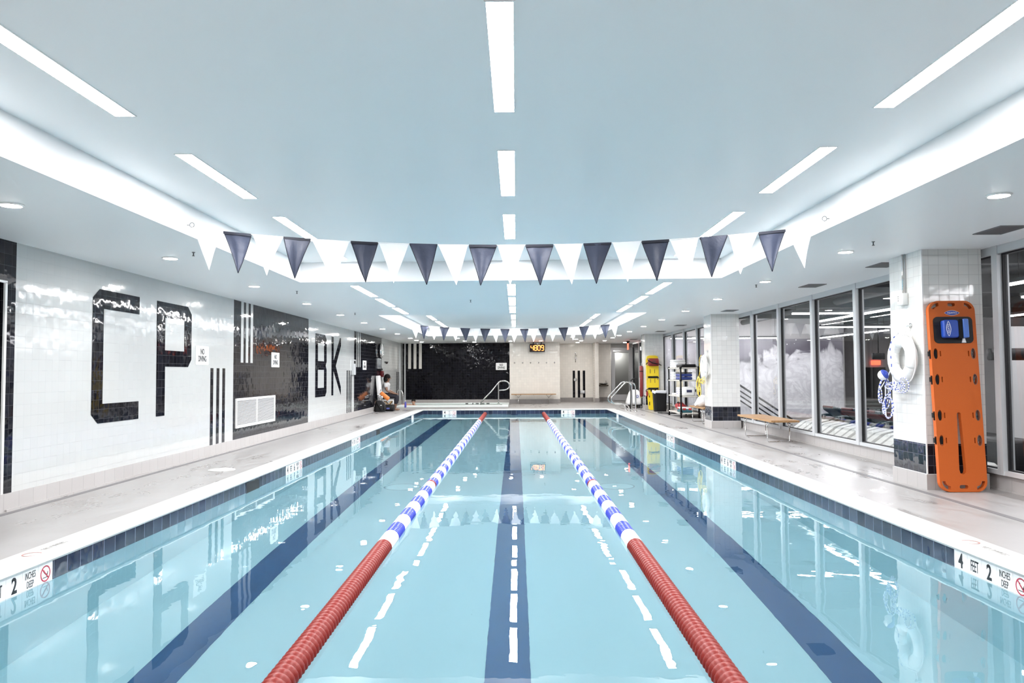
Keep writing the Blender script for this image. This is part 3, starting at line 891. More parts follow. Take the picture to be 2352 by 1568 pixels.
# exit sign hung from the soffit, seen edge-on
o = thing('exit_sign', 'thin edge lit red sign hanging under the soffit by the frosted door', 'exit sign', (4.44, 30.0, zc(4.4)))
MB().box(-.06, .06, -.12, .12, -.03, -.001).build('mount', black_pl, o); MB().box(-.035, .035, -.05, .05, -.09, -.03).build('stem', black_pl, o)
M_ = MB().box(-.012, .012, -.15, .15, -.34, -.09).build('panel', emit('exit_red', (1., .16, .10), 1.6), o)
# ceiling vents and sprinklers
vk = None
for i, (x, y) in enumerate(((4.31, 6.70), (4.33, 8.87), (4.31, 10.98), (4.35, 15.38), (4.37, 20.1), (4.40, 23.0), (4.42, 28.4))):
    lb = 'dark square ceiling vent above the windows, %s from the camera' % ORD[i]
    if vk is None:
        vk = thing('ceiling_vent', lb, 'ceiling vent', (x, y, zc(x)), group='vents over the windows')
        b = MB()
        for q in ((-.13, .13, -.2, -.185), (-.13, .13, .185, .2), (-.13, -.115, -.185, .185), (.115, .13, -.185, .185)): b.box(*q, -.008, 0)
        b.build('frame', mat('vent_frame', (.16, .16, .165), .5), vk)
        b = MB()
        for k in range(7):
            xx = -.105 + k * .035
            b.add([(xx - .011, -.185, -.001), (xx + .011, -.185, -.010), (xx + .011, .185, -.010), (xx - .011, .185, -.001)], [(0, 1, 2, 3)])
        b.build('slats', mat('vent_slat', (.10, .10, .105), .5), vk)
        MB().quad((-.115, -.185, -.0005), (-.115, .185, -.0005), (.115, .185, -.0005), (.115, -.185, -.0005)).build('backing', gasket, vk)
    else: dup(vk, (x, y, zc(x)), lb)
sk_ = None
for i, (x, y) in enumerate(((-3.19, 7.45), (-3.19, 11.0), (-3.19, 15.0), (3.44, 7.25), (3.44, 10.8), (-.75, 12.6), (1.0, 27.0))):
    lb = ['tiny ceiling sprinkler in the left soffit nearest the camera', 'tiny ceiling sprinkler in the left soffit, second from the camera', 'tiny ceiling sprinkler in the left soffit, third from the camera',
          'tiny ceiling sprinkler in the right soffit before the near column', 'tiny ceiling sprinkler in the right soffit, second from the camera', 'tiny ceiling sprinkler under the lowered ceiling band', 'tiny ceiling sprinkler before the rear wall'][i]
    if sk_ is None:
        sk_ = thing('sprinkler', lb, 'sprinkler', (x, y, zc(x)), group='ceiling sprinklers')
        MB().lathe([(.016, -.001), (.016, -.005), (.006, -.007), (.006, -.03)], n=10).build('escutcheon', mat('sprinkler_metal', (.18, .18, .18), .3, 1.), sk_)
        MB().lathe([(.004, -.03), (.013, -.036), (.013, -.039)], n=10).build('deflector', MATS['sprinkler_metal'], sk_)
    else: dup(sk_, (x, y, zc(x)), lb)
# ---------------------------------------------------------------- pool deck furniture: right side
slats_m = wood
def bench(name, label, L, W, H, loc, rz, legs):
    """slatted wooden bench on two bent steel rod frames; local x along the bench"""
    o = thing(name, label, 'bench', loc, (0, 0, rz), 'slatted wooden benches')
    n = 8; g = .006; sw = (W - g * (n - 1)) / n
    for i in range(n):
        y = -W / 2 + i * (sw + g)
        MB().box(-L / 2, L / 2, y, y + sw, H - .032, H).build('slat', slats_m, o)
    b = MB()
    for x in (-L * .42, 0, L * .42): b.box(x - .012, x + .012, -W / 2 + .01, W / 2 - .01, H - .045, H - .032)
    b.build('crossbar', slats_m, o)
    for x in legs:
        b = MB()
        hw = W / 2 - .045
        for sy in (-1, 1):
            v = (x, sy * hw, H - .145)
            b.tube([(x - .11, sy * hw, H - .034), v], .0075, 6); b.tube([(x + .11, sy * hw, H - .034), v], .0075, 6)
        b.tube([(x, -hw, H - .14), (x, -hw, .03), (x, -hw + .012, .012), (x, -hw + .035, .006), (x, hw - .035, .006), (x, hw - .012, .012), (x, hw, .03), (x, hw, H - .14)], .008, 6)
        b.build('leg', steel, o)
    return o
bench('slatted_bench', 'low slatted wooden bench on steel rod legs before the large windows', 1.93, .47, .39, (4.49, 13.67, 0), pi / 2, (-.62, .62))
bench('slatted_bench', 'wooden bench half hidden behind the second tiled column', 1.4, .4, .39, (4.47, 18.06, 0), pi / 2, (-.42, .55))
bench('slatted_bench', 'long wooden bench below the robe hooks at the beige rear wall', 1.76, .4, .39, (.69, 29.9, 0), 0, (-.6, .6))

# orange spine board
orange_m = mat('board_orange', (.56, .115, .018), .55, Specular_IOR_Level=.3, grain=.0003, gscale=150)
yellow_m = mat('board_yellow', (.85, .62, .02), .4, grain=.0003, gscale=150)
strap_m = mat('strap_black', (.006, .006, .007), .75, Specular_IOR_Level=.3)
blue_pad = mat('pad_blue', (.012, .06, .36), .45)
lite_blue = mat('pad_light_blue', (.06, .16, .52), .45)
logo_blue = mat('logo_blue', (.02, .05, .35), .4)
def lens(a, h, n=9):
    up = [(-a + 2 * a * i / n, h * sin(pi * i / n) ** .8) for i in range(n + 1)]
    return up + [(x, -y) for x, y in up[::-1][1:-1]]
def arc_slot(cx, cy_, r, t, a0, a1, n=8):
    o_ = [(cx + (r + t) * cos(radians(a0 + (a1 - a0) * i / n)), cy_ + (r + t) * sin(radians(a0 + (a1 - a0) * i / n))) for i in range(n + 1)]
    i_ = [(cx + (r - t) * cos(radians(a1 + (a0 - a1) * i / n)), cy_ + (r - t) * sin(radians(a1 + (a0 - a1) * i / n))) for i in range(n + 1)]
    return o_ + i_
def bevel(o, wd, seg=3):
    m_ = o.modifiers.new('bevel', 'BEVEL'); m_.width = wd; m_.segments = seg; m_.limit_method = 'ANGLE'; m_.angle_limit = radians(50)
    dg = bpy.context.evaluated_depsgraph_get(); dg.update()
    me = bpy.data.meshes.new_from_object(o.evaluated_get(dg)); o.modifiers.clear(); o.data = me
    for p in me.polygons: p.use_smooth = False
tilt = math.atan2(.135, 1.9)
o = thing('spine_board', 'orange rescue spine board leaning against the near tiled column', 'spine board', (4.43, 7.572, 0.004), (-tilt, 0, 0))
R = frame_m((0, 0, 0), (1, 0, 0), (0, 0, 1))           # local: board stands in xz, front towards -y
T = R @ Matrix.Translation((0, 0, -.05))
Hb, Wb = 1.915, .47
outl = rrect(0, Hb / 2, Wb, Hb, .105, 8)
holes = [rrect(0, Hb - .04, .075, .034, .016), rrect(0, .05, .085, .036, .017)]
for sx in (-1, 1):
    holes.append(arc_slot(sx * .13, Hb - .105, .066, .016, 20 if sx > 0 else 90, 90 if sx > 0 else 160))
    holes.append(arc_slot(sx * .13, .105, .066, .017, -90 if sx > 0 else -180, 0 if sx > 0 else -90))
    for z in (1.375, 1.115, .755, .505):
        holes.append(ell(sx * .188, z, .023, .055, 16))
        holes.append(rrect(sx * .142, z, .013, .056, .006))
holes.append([(.02 * cos(a) + 0, .765 + .02 * sin(a)) for a in [radians(180 - k * 22.5) for k in range(9)]] + [(.034, .22), (.027, .185), (0, .172), (-.027, .185), (-.034, .22)])
bd = MB().plate([outl] + holes, .05, T).build('board', orange_m, o)
bevel(bd, .007)
# head pad area, blue head blocks, labels and grips
fr_ = lambda x, z, y=0.: R @ Matrix.Translation((x, z, y))
MB().plate([rrect(0, 0, .395, .27, .045, 6)], .006, fr_(0, 1.615, .0005)).build('head_pad', mat('pad_black', (.008, .008, .01), .6), o)
q = MB().rbox(-.13, .02, -.09, .09, .006, .075, .02, 0, 4, fr_(0, 1.62)).build('head_block', blue_pad, o); q['label'] = 'dark blue foam head block with emblem'
L_ = fr_(-.085, 1.62, .0755) @ Matrix.Rotation(pi / 2, 4, 'Z')
MB().plate([lens(.078, .024), lens(.072, .019)], .001, L_).build('emblem_ring', sign_white, o)
words('AQUATICS', .026, sign_white, o, L_, 'emblem_lettering', xs=.75)
MB().rbox(.02, .062, -.098, .098, .006, .07, .006, 0, 3, fr_(0, 1.62)).build('head_strap', strap_m, o)
q = MB().rbox(.062, .115, -.092, .10, .006, .085, .012, 0, 4, fr_(0, 1.62)).build('head_block', lite_blue, o); q['label'] = 'lighter blue foam head block'
MB().plate([[(.075, -.135), (.118, -.135), (.105, -.08), (.088, -.08)]], .008, fr_(0, 1.62, .006)).build('strap_end', sign_white, o)
q = MB().plate([lens(.078, .026)], .0012, fr_(0, 1.79, .0005)).build('emblem', logo_blue, o)
MB().plate([lens(.078, .026), lens(.075, .0235)], .0016, fr_(0, 1.79, .0005)).build('emblem_ring', sign_white, q)
words('AQUATICS', .023, sign_white, q, fr_(0, 1.79, .002), 'emblem_lettering', xs=.85)
for z in (1.375, 1.115, .755, .505):
    b = MB().plate([ell(.188, z, .022, .054, 16), ell(.188, z, .018, .049, 16)], .004, fr_(0, 0, -.001))
    rnd = random.Random(int(z * 100))
    for k in range(6): b.tube([(.175 + rnd.uniform(0, .026), .01 + rnd.uniform(-.004, .004), z + rnd.uniform(-.045, .045)) for _ in range(4)], .0022, 5)
    b.build('grip_net', mat('net_grey', (.10, .10, .10), .5), o)
    b = MB().box(-.243, -.170, .012, .026, z - .045 + rnd.uniform(-.01, .01), z + .04)
    b.box(-.248, -.236, .012, .045, z - .022, z + .026)
    b.build('strap', strap_m, o)

# ring buoys
def coil(rnd, c, sy, sz, n, turns, dx=.02):
    """a hank of rope: slowly drifting loops seen face on (local yz)"""
    pts = []
    for i in range(n * turns):
        a = 2 * pi * i / n; t = i / n
        k = 1 + .22 * sin(t * 2.3 + c[1] * 9) ; kz = 1 + .25 * cos(t * 1.7 + c[2] * 7)
        pts.append((c[0] + dx * sin(t * 3.1), c[1] + cos(a) * sy * k + .35 * sy * sin(t * 1.3), c[2] + sin(a) * sz * kz + .3 * sz * cos(t * 2.9)))
    return pts
ring_m = mat('ring_white', (.83, .83, .82), .38, grain=.0005, gscale=40)
def ring_buoy(label, loc, rot, r_out, r_in, rope_mats, blue, seed, lean):
    """life ring hanging from a hook on a wall that faces -x; local y along the wall, z up, hook at origin"""
    o = thing('ring_buoy', label, 'life ring', loc, rot, 'life rings on the columns')
    R0, rt = (r_out + r_in) / 2, (r_out - r_in) / 2
    cz = -(.09 + r_out)
    TL = Matrix.Translation((-.075 - .0, .05, cz)) @ Matrix.Rotation(lean, 4, 'Z')
    b = MB(); rings = []
    for i in range(41):
        a = 2 * pi * i / 40
        rings.append([TL @ Vector((rt * .82 * cos(t), (R0 + rt * sin(t)) * cos(a), (R0 + rt * sin(t)) * sin(a))) for t in [2 * pi * j / 16 for j in range(16)]])
    b.loft(rings, 0, False)
    b.build('ring', ring_m, o)
    for a0 in (68, 158, 248, 338):
        b = MB(); rings = []
        for i in range(7):
            a = radians(a0 + i * 8)
            rings.append([TL @ Vector((rt * .86 * cos(t), (R0 + rt * 1.03 * sin(t)) * cos(a), (R0 + rt * 1.03 * sin(t)) * sin(a))) for t in [2 * pi * j / 16 for j in range(16)]])
        b.loft(rings, 0, True); b.build('band', mat('ring_band', (.86, .86, .85), .5), o)
    b = MB(); pts = []
    for i in range(41):
        a = 2 * pi * i / 40
        k = r_out + .012 + .016 * abs(sin(2 * a))
        pts.append(TL @ Vector((0, k * cos(a), k * sin(a))))
    b.tube(pts, .006, 6, closed=True); b.build('grab_line', wht_m, o)
    MB().lathe([(.028, .001), (.028, .008), (.01, .012), (.01, .05)], Matrix.Rotation(-pi / 2, 4, 'Y'), 12).build('wall_hook', steel, o)
    b = MB()
    b.tube([(-.03, 0, .0), (-.055, .035, -.09), TL @ Vector((-.06, .05, r_out - .02))], .006, 6); b.tube([(-.03, 0, 0), (-.055, -.05, -.09), TL @ Vector((-.06, -.06, r_out - .02))], .006, 6)
    b.build('hanger', wht_m, o)
    rnd = random.Random(seed)
    b = MB(); alt = [0, 0, 1]
    lo = TL @ Vector((-.1, .16, -r_out - .02))
    way = [TL @ Vector((-.09, .075, -r_in))]
    way += [Vector(p) for p in coil(rnd, lo + Vector((0, .07, -.10)), .07, .13, 12, 3, .035)]
    way += [Vector(p) for p in coil(rnd, lo + Vector((0, .0, -.25)), .06, .10, 12, 3, .035)]
    way += [Vector(p) for p in coil(rnd, lo + Vector((.02, -.10, -.02)), .13, .03, 12, 3, .035)]
    way += [Vector(p) for p in coil(rnd, lo + Vector((.03, -.30, -.01)), .09, .08, 12, 2, .02)]
    top = TL @ Vector((-.085, .03, r_out - .05))
    b.tube(smooth_path([TL @ Vector((-.07, -.07, r_out + .01)), top, TL @ Vector((-.09, .075, r_out - .14)), TL @ Vector((-.08, .08, 0))] + way, 4), .006, 6, alt=alt)
    b.build('throw_rope', rope_mats, o)
    if blue:
        f = MB().ball((lo.x - .03, lo.y + .0, lo.z + .10), .055, 14, 0, (1, 1, 1))
        f.build('float_ball', wht_m, o)
        MB().lathe([(.0565, .012), (.051, .03), (.03, .05), (.001, .0575)], Matrix.Translation((lo.x - .03, lo.y, lo.z + .10)) @ Matrix.Rotation(radians(48), 4, 'X') @ Matrix.Rotation(radians(38), 4, 'Y'), 14).build('float_cap', logo_blue, o)
    return o
rope_b = mat('rope_blue', (.06, .10, .48), .6); rope_w = mat('rope_white', (.80, .81, .86), .6)
rope_y = mat('rope_yellow', (.86, .62, .06), .6); rope_y2 = mat('rope_pale_yellow', (.88, .76, .35), .6)
ring_buoy('white life ring with blue and white rope on the near column', (4.17, 8.0, 1.68), (0, 0, 0), .255, .125, [rope_w, rope_b], True, 4, radians(0))
ring_buoy('white life ring with yellow rope on the second column', (4.21, 16.62, 1.66), (0, 0, 0), .26, .14, [rope_y, rope_y2], False, 8, radians(-3))
# conduits and boxes on the columns
for i, (x, y, z0) in enumerate(((4.17, 8.10, 1.905), (4.17, 25.0, 1.93))):
    o = thing('call_box', ['white wall box under a steel conduit above the near life ring', 'white wall box under a conduit on the farthest column'][i], 'wall box', (x, y, z0), group='wall boxes on the columns')
    MB().rbox(-.062, -.001, -.065, .065, 0, .125, .008).build('box', white_pl, o)
    MB().tube([(-.02, .0, .12), (-.02, 0, zc(4.1) - z0 + .01)], .012, 8).build('conduit', steel, o)
    MB().tube([(-.012, -.03, .12), (-.012, -.034, .3), (-.012, -.026, zc(4.1) - z0 + .01)], .005, 6).build('cable', mat('cable_grey', (.35, .35, .35), .5), o)
    b = MB()
    for k in range(3): b.box(-.064, -.062, .02, .035, .045 + k * .022, .055 + k * .022)
    b.build('buttons', mat('button_grey', (.2, .2, .2), .5), o)
    if i == 0:
        q = MB().quad((-.002, .07, .0), (-.002, .125, .0), (-.002, .125, .12), (-.002, .07, .12)).build('notice', sign_white, o)

# yellow spine board with red bag
o = thing('spine_board', 'yellow spine board with black straps leaning on the farthest column', 'spine board', (4.40, 24.36, .004), (-math.atan2(.085, 1.74), 0, radians(2)))
T = R @ Matrix.Translation((0, 0, -.045))
Hy = 1.75
def tap(lp): return [(x * (.62 + .38 * min(1, z / .75)), z) for x, z in lp]
side = [(.10, 0), (.15, .03), (.165, .2), (.20, .75), (.205, 1.6), (.175, 1.72), (.1, 1.75)]
outl = side + [(-x, z) for x, z in side[::-1]]
holes = []
for sx in (-1, 1):
    for z in (1.48, 1.02, .66): holes.append(rrect(sx * .165, z, .028, .115, .012))
    for z in (1.24, .93): holes.append(rrect(sx * .07, z, .02, .12, .009))
    for z in (.46, .2): holes.append(rrect(sx * .115, z, .03, .13, .013))
bd = MB().plate([outl] + holes, .045, T).build('board', yellow_m, o); bevel(bd, .006)
for z, s in ((1.05, 0), (.68, 1)):
    b = MB().rbox(-.15, .17, -.032, .032, .001, .012, .01, 0, 3, R @ Matrix.Translation((0, z, 0)))
    if s:
        b.tube([(-.15, -.01, z), (-.23, -.02, z - .05), (-.22, -.015, z - .1)], .014, 6)
        for x in (-.06, .08): b.box(x - .02, x + .02, -.016, -.004, z - .09, z)
    else: b.tube([(.16, -.01, z), (.19, -.01, z - .03)], .02, 6)
    b.build('strap', strap_m, o)
MB().ball((-.19, .0, .52), .05, 10, 0, (.7, .5, 1.9)).build('buckle_pouch', mat('pouch_red', (.35, .03, .02), .5), o)
o = thing('rescue_bag', 'dark red bag strapped across the top of the yellow board', 'bag', (4.41, 24.37, 1.52), (-math.atan2(.085, 1.74), 0, radians(-3)))
bag_red = mat('bag_red', (.21, .022, .022), .6, grain=.002, gscale=30)
MB().rbox(-.175, .175, -.16, -.012, -.115, .13, .06, 0, 6).build('body', bag_red, o)
b = MB()
b.tube([(-.178, -.05, .12), (-.15, -.16, .05), (-.05, -.172, -.02), (.1, -.172, -.055), (.18, -.1, -.05)], .018, 6)
b.tube([(-.18, -.05, .0), (-.23, -.03, -.06)], .014, 6); b.tube([(.18, -.05, -.06), (.26, -.03, -.09)], .014, 6)
b.build('strap', strap_m, o); MB().box(-.05, .06, -.166, -.160, -.02, .06).build('patch', mat('patch_dark', (.12, .03, .03), .6), o)
# red rescue tube hung on the farthest column
o = thing('rescue_tube', 'tall dark red rescue tube hanging on the side of the farthest column', 'rescue tube', (4.105, 24.86, .42))
MB().rbox(-.05, .05, -.085, .085, 0, 1.0, .04, 0, 5).build('foam', mat('tube_red', (.20, .018, .020), .5, grain=.001), o)
MB().rbox(-.054, .054, -.089, .089, .8, .85, .04, 0, 5).build('strap', strap_m, o)
words('GUARD', .11, sign_white, o, frame_m((-.051, 0, .45), (0, 0, 1), (0, 1, 0)), xs=.9)
MB().tube([(0, .0, 1.0), (.02, 0, 1.08), (.055, 0, 1.12)], .006, 6).build('loop', wht_m, o)
MB().tube([(0, 0, .0), (-.02, .01, -.05), (.02, -.02, -.02)], .008, 6).build('cord', rope_y, o)
# black waste bin with a clear liner
o = thing('waste_bin', 'tall black waste bin with a pale liner before the yellow board', 'waste bin', (4.45, 23.55, 0))
rings = []
for z, k in ((0, .86), (.02, .88), (.55, 1.), (.60, 1.02), (.62, 1.02), (.62, .96), (.4, .93)):
    rings.append([Vector((p[0], p[1], z)) for p in rrect(0, 0, .40 * k, .38 * k, .07, 5)])
MB().loft(rings, 0, True).build('bin', mat('bin_black', (.006, .006, .007), .55, Specular_IOR_Level=.3), o)
rings = []; rnd = random.Random(3); J = [rnd.uniform(-.02, .02) for _ in range(24)]
for z, k in ((.5, .95), (.63, .97), (.645, 1.05), (.6, 1.07), (.56, 1.06)):
    lp = rrect(0, 0, .40 * k, .38 * k, .07, 5)
    rings.append([Vector((p[0], p[1], z + (J[i] if z != .63 else J[i] * .4))) for i, p in enumerate(lp)])
MB().loft(rings, 0, False).build('liner', mat('liner_film', (.62, .63, .66), .25), o)

# storage rack
RXA, RXB, RYA, RYB = 4.33, 4.80, 19.96, 21.5
o = thing('storage_rack', 'black post storage rack with four pale shelves behind the second column', 'storage rack', (RXA, RYA, 0))
post_m = mat('rack_black', (.005, .005, .006), .45, Specular_IOR_Level=.3)
shelf_m = mat('rack_shelf', (.55, .53, .48), .5)
for x in (RXA, RXB):
    for y in (RYA, RYB):
        b = MB().tube([(x - RXA, y - RYA, .012), (x - RXA, y - RYA, 1.36)], .022, 10)
        b.lathe([(.034, 0), (.034, .014)], Matrix.Translation((x - RXA, y - RYA, 0)), 10)
        for z in (.14, .58, 1.0, 1.33): b.lathe([(.033, z - .03), (.033, z + .02)], Matrix.Translation((x - RXA, y - RYA, 0)), 10)
        b.build('post', post_m, o)
for z in (.14, .58, 1.0, 1.33):
    MB().rbox(-.02, RXB - RXA + .02, -.02, RYB - RYA + .02, z - .035, z, .02).build('shelf', shelf_m, o)
def item(name, label, cat, mb, m, loc, group=None, part='body'):
    q = mb.build(name, m, None, (0, 0, 0), loc)
    return tag(q, label, cat, group)
tow_m = mat('towel_white', (.82, .82, .82), .85, grain=.004, gscale=45)
def folded(dx, dy, dz, n=3):
    b = MB()
    for i in range(n): b.rbox(-dx / 2 + .004 * (i % 2), dx / 2 - .006 * (i % 2), -dy / 2, dy / 2, dz * i / n + .001, dz * (i + 1) / n - .001, .03, 0, 4)
    return b
Z4, Z3, Z2, Z1 = 1.331, 1.001, .581, .141
item('towel_stack', 'large folded white towels on top of the storage rack', 'towel', folded(.36, .42, .22, 4), tow_m, (4.52, 21.2, Z4))
item('towel_stack', 'smaller white folded towel at the far top corner of the rack', 'towel', folded(.12, .25, .12, 2), tow_m, (4.40, 20.87, Z4))
item('storage_tray', 'flat black tray lying on the top shelf of the rack', 'tray', MB().rbox(-.19, .19, -.34, .34, 0, .085, .03), black_pl, (4.56, 20.35, Z4))
o = thing('kickboard_stack', 'stack of blue boards on the second shelf from the top', 'kickboards', (4.50, 20.35, Z3))
for i in range(2): MB().rbox(-.16, .16, -.3, .3, .004 + i * .085, .08 + i * .085, .03).build('board', mat('kick_blue', (.022, .045, .22), .4), o)
MB().rbox(-.165, .165, -.305, .305, .172, .20, .03).build('cover', black_pl, o)
item('towel_stack', 'white folded towels at the end of the second rack shelf', 'towel', folded(.28, .3, .22, 3), tow_m, (4.50, 21.25, Z3))
o = thing('storage_box', 'white printed box with a wave pattern on the third rack shelf', 'box', (4.46, 20.55, Z2))
MB().rbox(-.1, .1, -.13, .13, 0, .22, .015).build('carton', white_pl, o)
b = MB()
for k in range(3):
    for j in range(3): b.tube([(-.101, -.09 + j * .07 + .012 * t, .05 + k * .055 + .014 * sin(t * 1.6)) for t in range(4)], .004, 5)
    for j in range(3): b.tube([(-.07 + j * .05 + .008 * t, -.131, .05 + k * .055 + .014 * sin(t * 1.6)) for t in range(4)], .004, 5)
b.build('print', mat('print_lilac', (.25, .22, .5), .5), o)
o = thing('storage_box', 'white rounded case with a dark label on the third rack shelf', 'box', (4.58, 20.16, Z2))
MB().rbox(-.16, .16, -.12, .12, 0, .24, .07, 0, 6).build('case', white_pl, o)
MB().box(-.08, .06, -.123, -.119, .09, .16).build('label_plate', mat('label_navy', (.02, .025, .08), .5), o)
MB().rbox(.14, .19, -.05, .05, .10, .17, .02).build('latch', black_pl, o)
item('storage_box', 'thin white box lying flat on the third rack shelf', 'box', MB().rbox(-.12, .12, -.18, .18, 0, .05, .02), white_pl, (4.48, 21.1, Z2))
o = thing('first_aid_bag', 'red bag lying on the bottom shelf of the rack', 'bag', (4.56, 21.08, Z1 + .002))
rnd = random.Random(5); rings = []
for i in range(9):
    t = i / 8; k = sin(pi * (.08 + .84 * t)) ** .5
    rings.append([Vector((.13 * k * cos(a) * (1 + .12 * sin(3 * a + i)), -.36 + .72 * t, .125 + .10 * k * sin(a) * (1 + .15 * sin(2 * a + i * 1.3)))) for a in [2 * pi * j / 14 for j in range(14)]])
MB().loft(rings, 0, True).build('body', mat('bag_bright_red', (.36, .02, .025), .55, grain=.003, gscale=30), o)
MB().tube(smooth_path([(-.1, -.2, .12), (-.08, -.12, .22), (-.05, .1, .23), (-.08, .2, .13)], 4), .012, 6).build('handle', strap_m, o)
o = thing('equipment_case', 'teal and white case with red catches on the bottom rack shelf', 'case', (4.50, 20.28, Z1 + .001))
MB().rbox(-.15, .15, -.3, .3, 0, .09, .03).build('base', mat('case_teal', (.02, .10, .13), .4), o)
MB().rbox(-.15, .15, -.3, .3, .091, .13, .03).build('lid', white_pl, o)
b = MB()
for y in (-.18, .16): b.rbox(-.158, -.149, y - .04, y + .04, .07, .12, .004)
for x in (-.08, .07): b.rbox(x - .04, x + .04, -.308, -.299, .07, .12, .004)
b.build('catch', mat('catch_red', (.45, .03, .03), .4), o)
item('folded_tripod', 'folded black tripod lying along the foot of the rack', 'tripod',
     MB().tube([(-.2, .75, .03), (.1, -.1, .05)], .018, 8).tube([(-.16, .78, .03), (.16, -.1, .05)], .014, 8).tube([(-.22, .65, .03), (-.1, .2, .04), (-.02, .1, .03)], .012, 8), black_pl, (4.36, 21.55, 0))
item('crumpled_towel', 'crumpled white towel on the bench behind the second column', 'towel', None or (lambda b: b)(
    (lambda b: (b.loft([[Vector((.17 * k * cos(a) * (1 + .2 * sin(3 * a + i)), .16 * k * sin(a) * (1 + .22 * cos(2 * a + 2 * i)), z + .02 * sin(4 * a + i))) for a in [2 * pi * j / 20 for j in range(20)]] for i, (z, k) in enumerate(((.0, .9), (.05, 1.05), (.11, .95), (.17, .7), (.22, .4), (.24, .1)))], 0, True), b)[1])(MB())), tow_m, (4.42, 18.05, .412))

# white pool machine on wheels behind the handrails
o = thing('pool_machine', 'white moulded pool machine on dark wheels near the frosted door', 'pool machine', (4.0, 25.95, 0))
rings = []
for z, x0, x1, dy in ((.12, -.22, .22, .5), (.2, -.23, .23, .52), (.3, -.2, .23, .5), (.52, -.13, .2, .44), (.6, -.08, .16, .36), (.62, -.05, .13, .3)):
    rings.append([Vector((p[0], p[1], z)) for p in rrect((x0 + x1) / 2, 0, x1 - x0, dy, .06, 5)])
MB().loft(rings, 0, True).build('hood', white_pl, o)
b = MB(); b.box(-.22, .28, -.23, .23, .085, .12); b.box(.25, .28, -.23, -.19, 0.0, .34)
b.build('chassis', black_pl, o)
for x in (-.16, .16):
    for y in (-.2, .2):
        MB().lathe([(.02, -.025), (.055, -.022), (.055, .022), (.02, .025)], Matrix.Translation((x, y, .055)) @ Matrix.Rotation(pi / 2, 4, 'X'), 16).build('wheel', rubber, o)
MB().plate([ell(.1, .40, .045, .05, 18), ell(.1, .40, .028, .032, 18)], .004, frame_m((0, -.255, 0), (1, 0, 0), (0, 0, 1))).build('emblem', logo_blue, o)
o = thing('vacuum_hose', 'black curved hose handle rising beside the white pool machine', 'hose', (3.80, 25.2, 0))
MB().tube(smooth_path([(0, 0, 0.02), (0.01, 0, .5), (.0, 0, .82), (.03, .0, .95), (.12, .0, 1.0), (.24, 0, 1.0)], 5), .022, 8).build('hose', rubber, o)
MB().lathe([(.05, 0), (.05, .02), (.024, .03)], n=14).build('foot', rubber, o)
# handrails at the pool steps
def rail(label, y, dx=0.):
    o = thing('pool_handrail', label, 'handrail', (3.6 + dx, y, 0), group='steel handrails at the pool steps')
    P_ = [(3.71, .0), (3.705, .45), (3.70, .74), (3.665, .85), (3.58, .90), (3.46, .905), (3.36, .86), (3.05, .54), (2.975, .45), (2.955, .37), (2.985, .29), (3.06, .25), (3.2, .235), (3.36, .228), (3.45, .19), (3.50, .11), (3.53, .0)]
    MB().tube(smooth_path([(x - 3.6, 0, z) for x, z in P_], 5), .021, 10).build('rail', steel, o)
    for x in (3.71, 3.53): MB().lathe([(.05, 0.001), (.05, .01), (.024, .03)], Matrix.Translation((x - 3.6, 0, 0)), 16).build('flange', steel, o)
rail('bent steel pool handrail, nearer of the pair by the deck', 23.55)
rail('bent steel pool handrail, farther of the pair by the deck', 24.2, -.02)
# ---------------------------------------------------------------- the gym beyond the glass
GF = -.95
gx0, gx1, gy0, gy1 = XR + .14, 16.5, -3, 29.
gfl = mat('gym_floor_rubber', (.10, .10, .105), .6, grain=.001, gscale=20)
gwall = mat('gym_wall_paint', (.52, .51, .51), .6, grain=.0004)
gdark = mat('gym_ceiling_dark', (.075, .078, .082), .7, grain=.002, gscale=5)
struct(MB().box(gx0, gx1, gy0, gy1, GF - .1, GF).build('floor', gfl))
b = MB().box(gx0, gx1, gy0, gy1, 3.1, 3.2)
for y in (3, 7, 11, 15, 18.5, 22): b.box(gx0, gx1, y - .1, y + .1, 2.75, 3.1)
for x in (7.8, 12): b.tube([(x, gy0, 2.9), (x, 27.9, 2.9)], .09, 8)
struct(b.build('ceiling', gdark))
struct(MB().box(gx0, 11.25, 26.0, 26.12, GF, 3.1).box(11.13, 11.25, 26.12, 28, GF, 3.1).box(11.25, gx1, 28., 28.1, GF, 3.1).build('wall_gym_rear', gwall))
struct(MB().box(gx1, gx1 + .1, gy0, 28.1, GF, 3.1).box(gx0, gx1, gy0 - .1, gy0, GF, 3.1).build('wall_gym_side', gwall))
struct(MB().box(gx0, 7.0, 28.2, 33, -.1, 0).box(6.6, 6.7, 28.2, 33, 0, 2.6).box(gx0, 6.7, 28.1, 28.2, 0, 2.6).box(gx0, 6.7, 28.1, 33, 2.6, 2.7).build('wall_lobby', gwall))
struct(MB().box(7.78, 9.6, 12., 12.25, GF, 1.9).build('wall_gym_screen', mat('gym_panel_white', (.72, .72, .72), .5)))
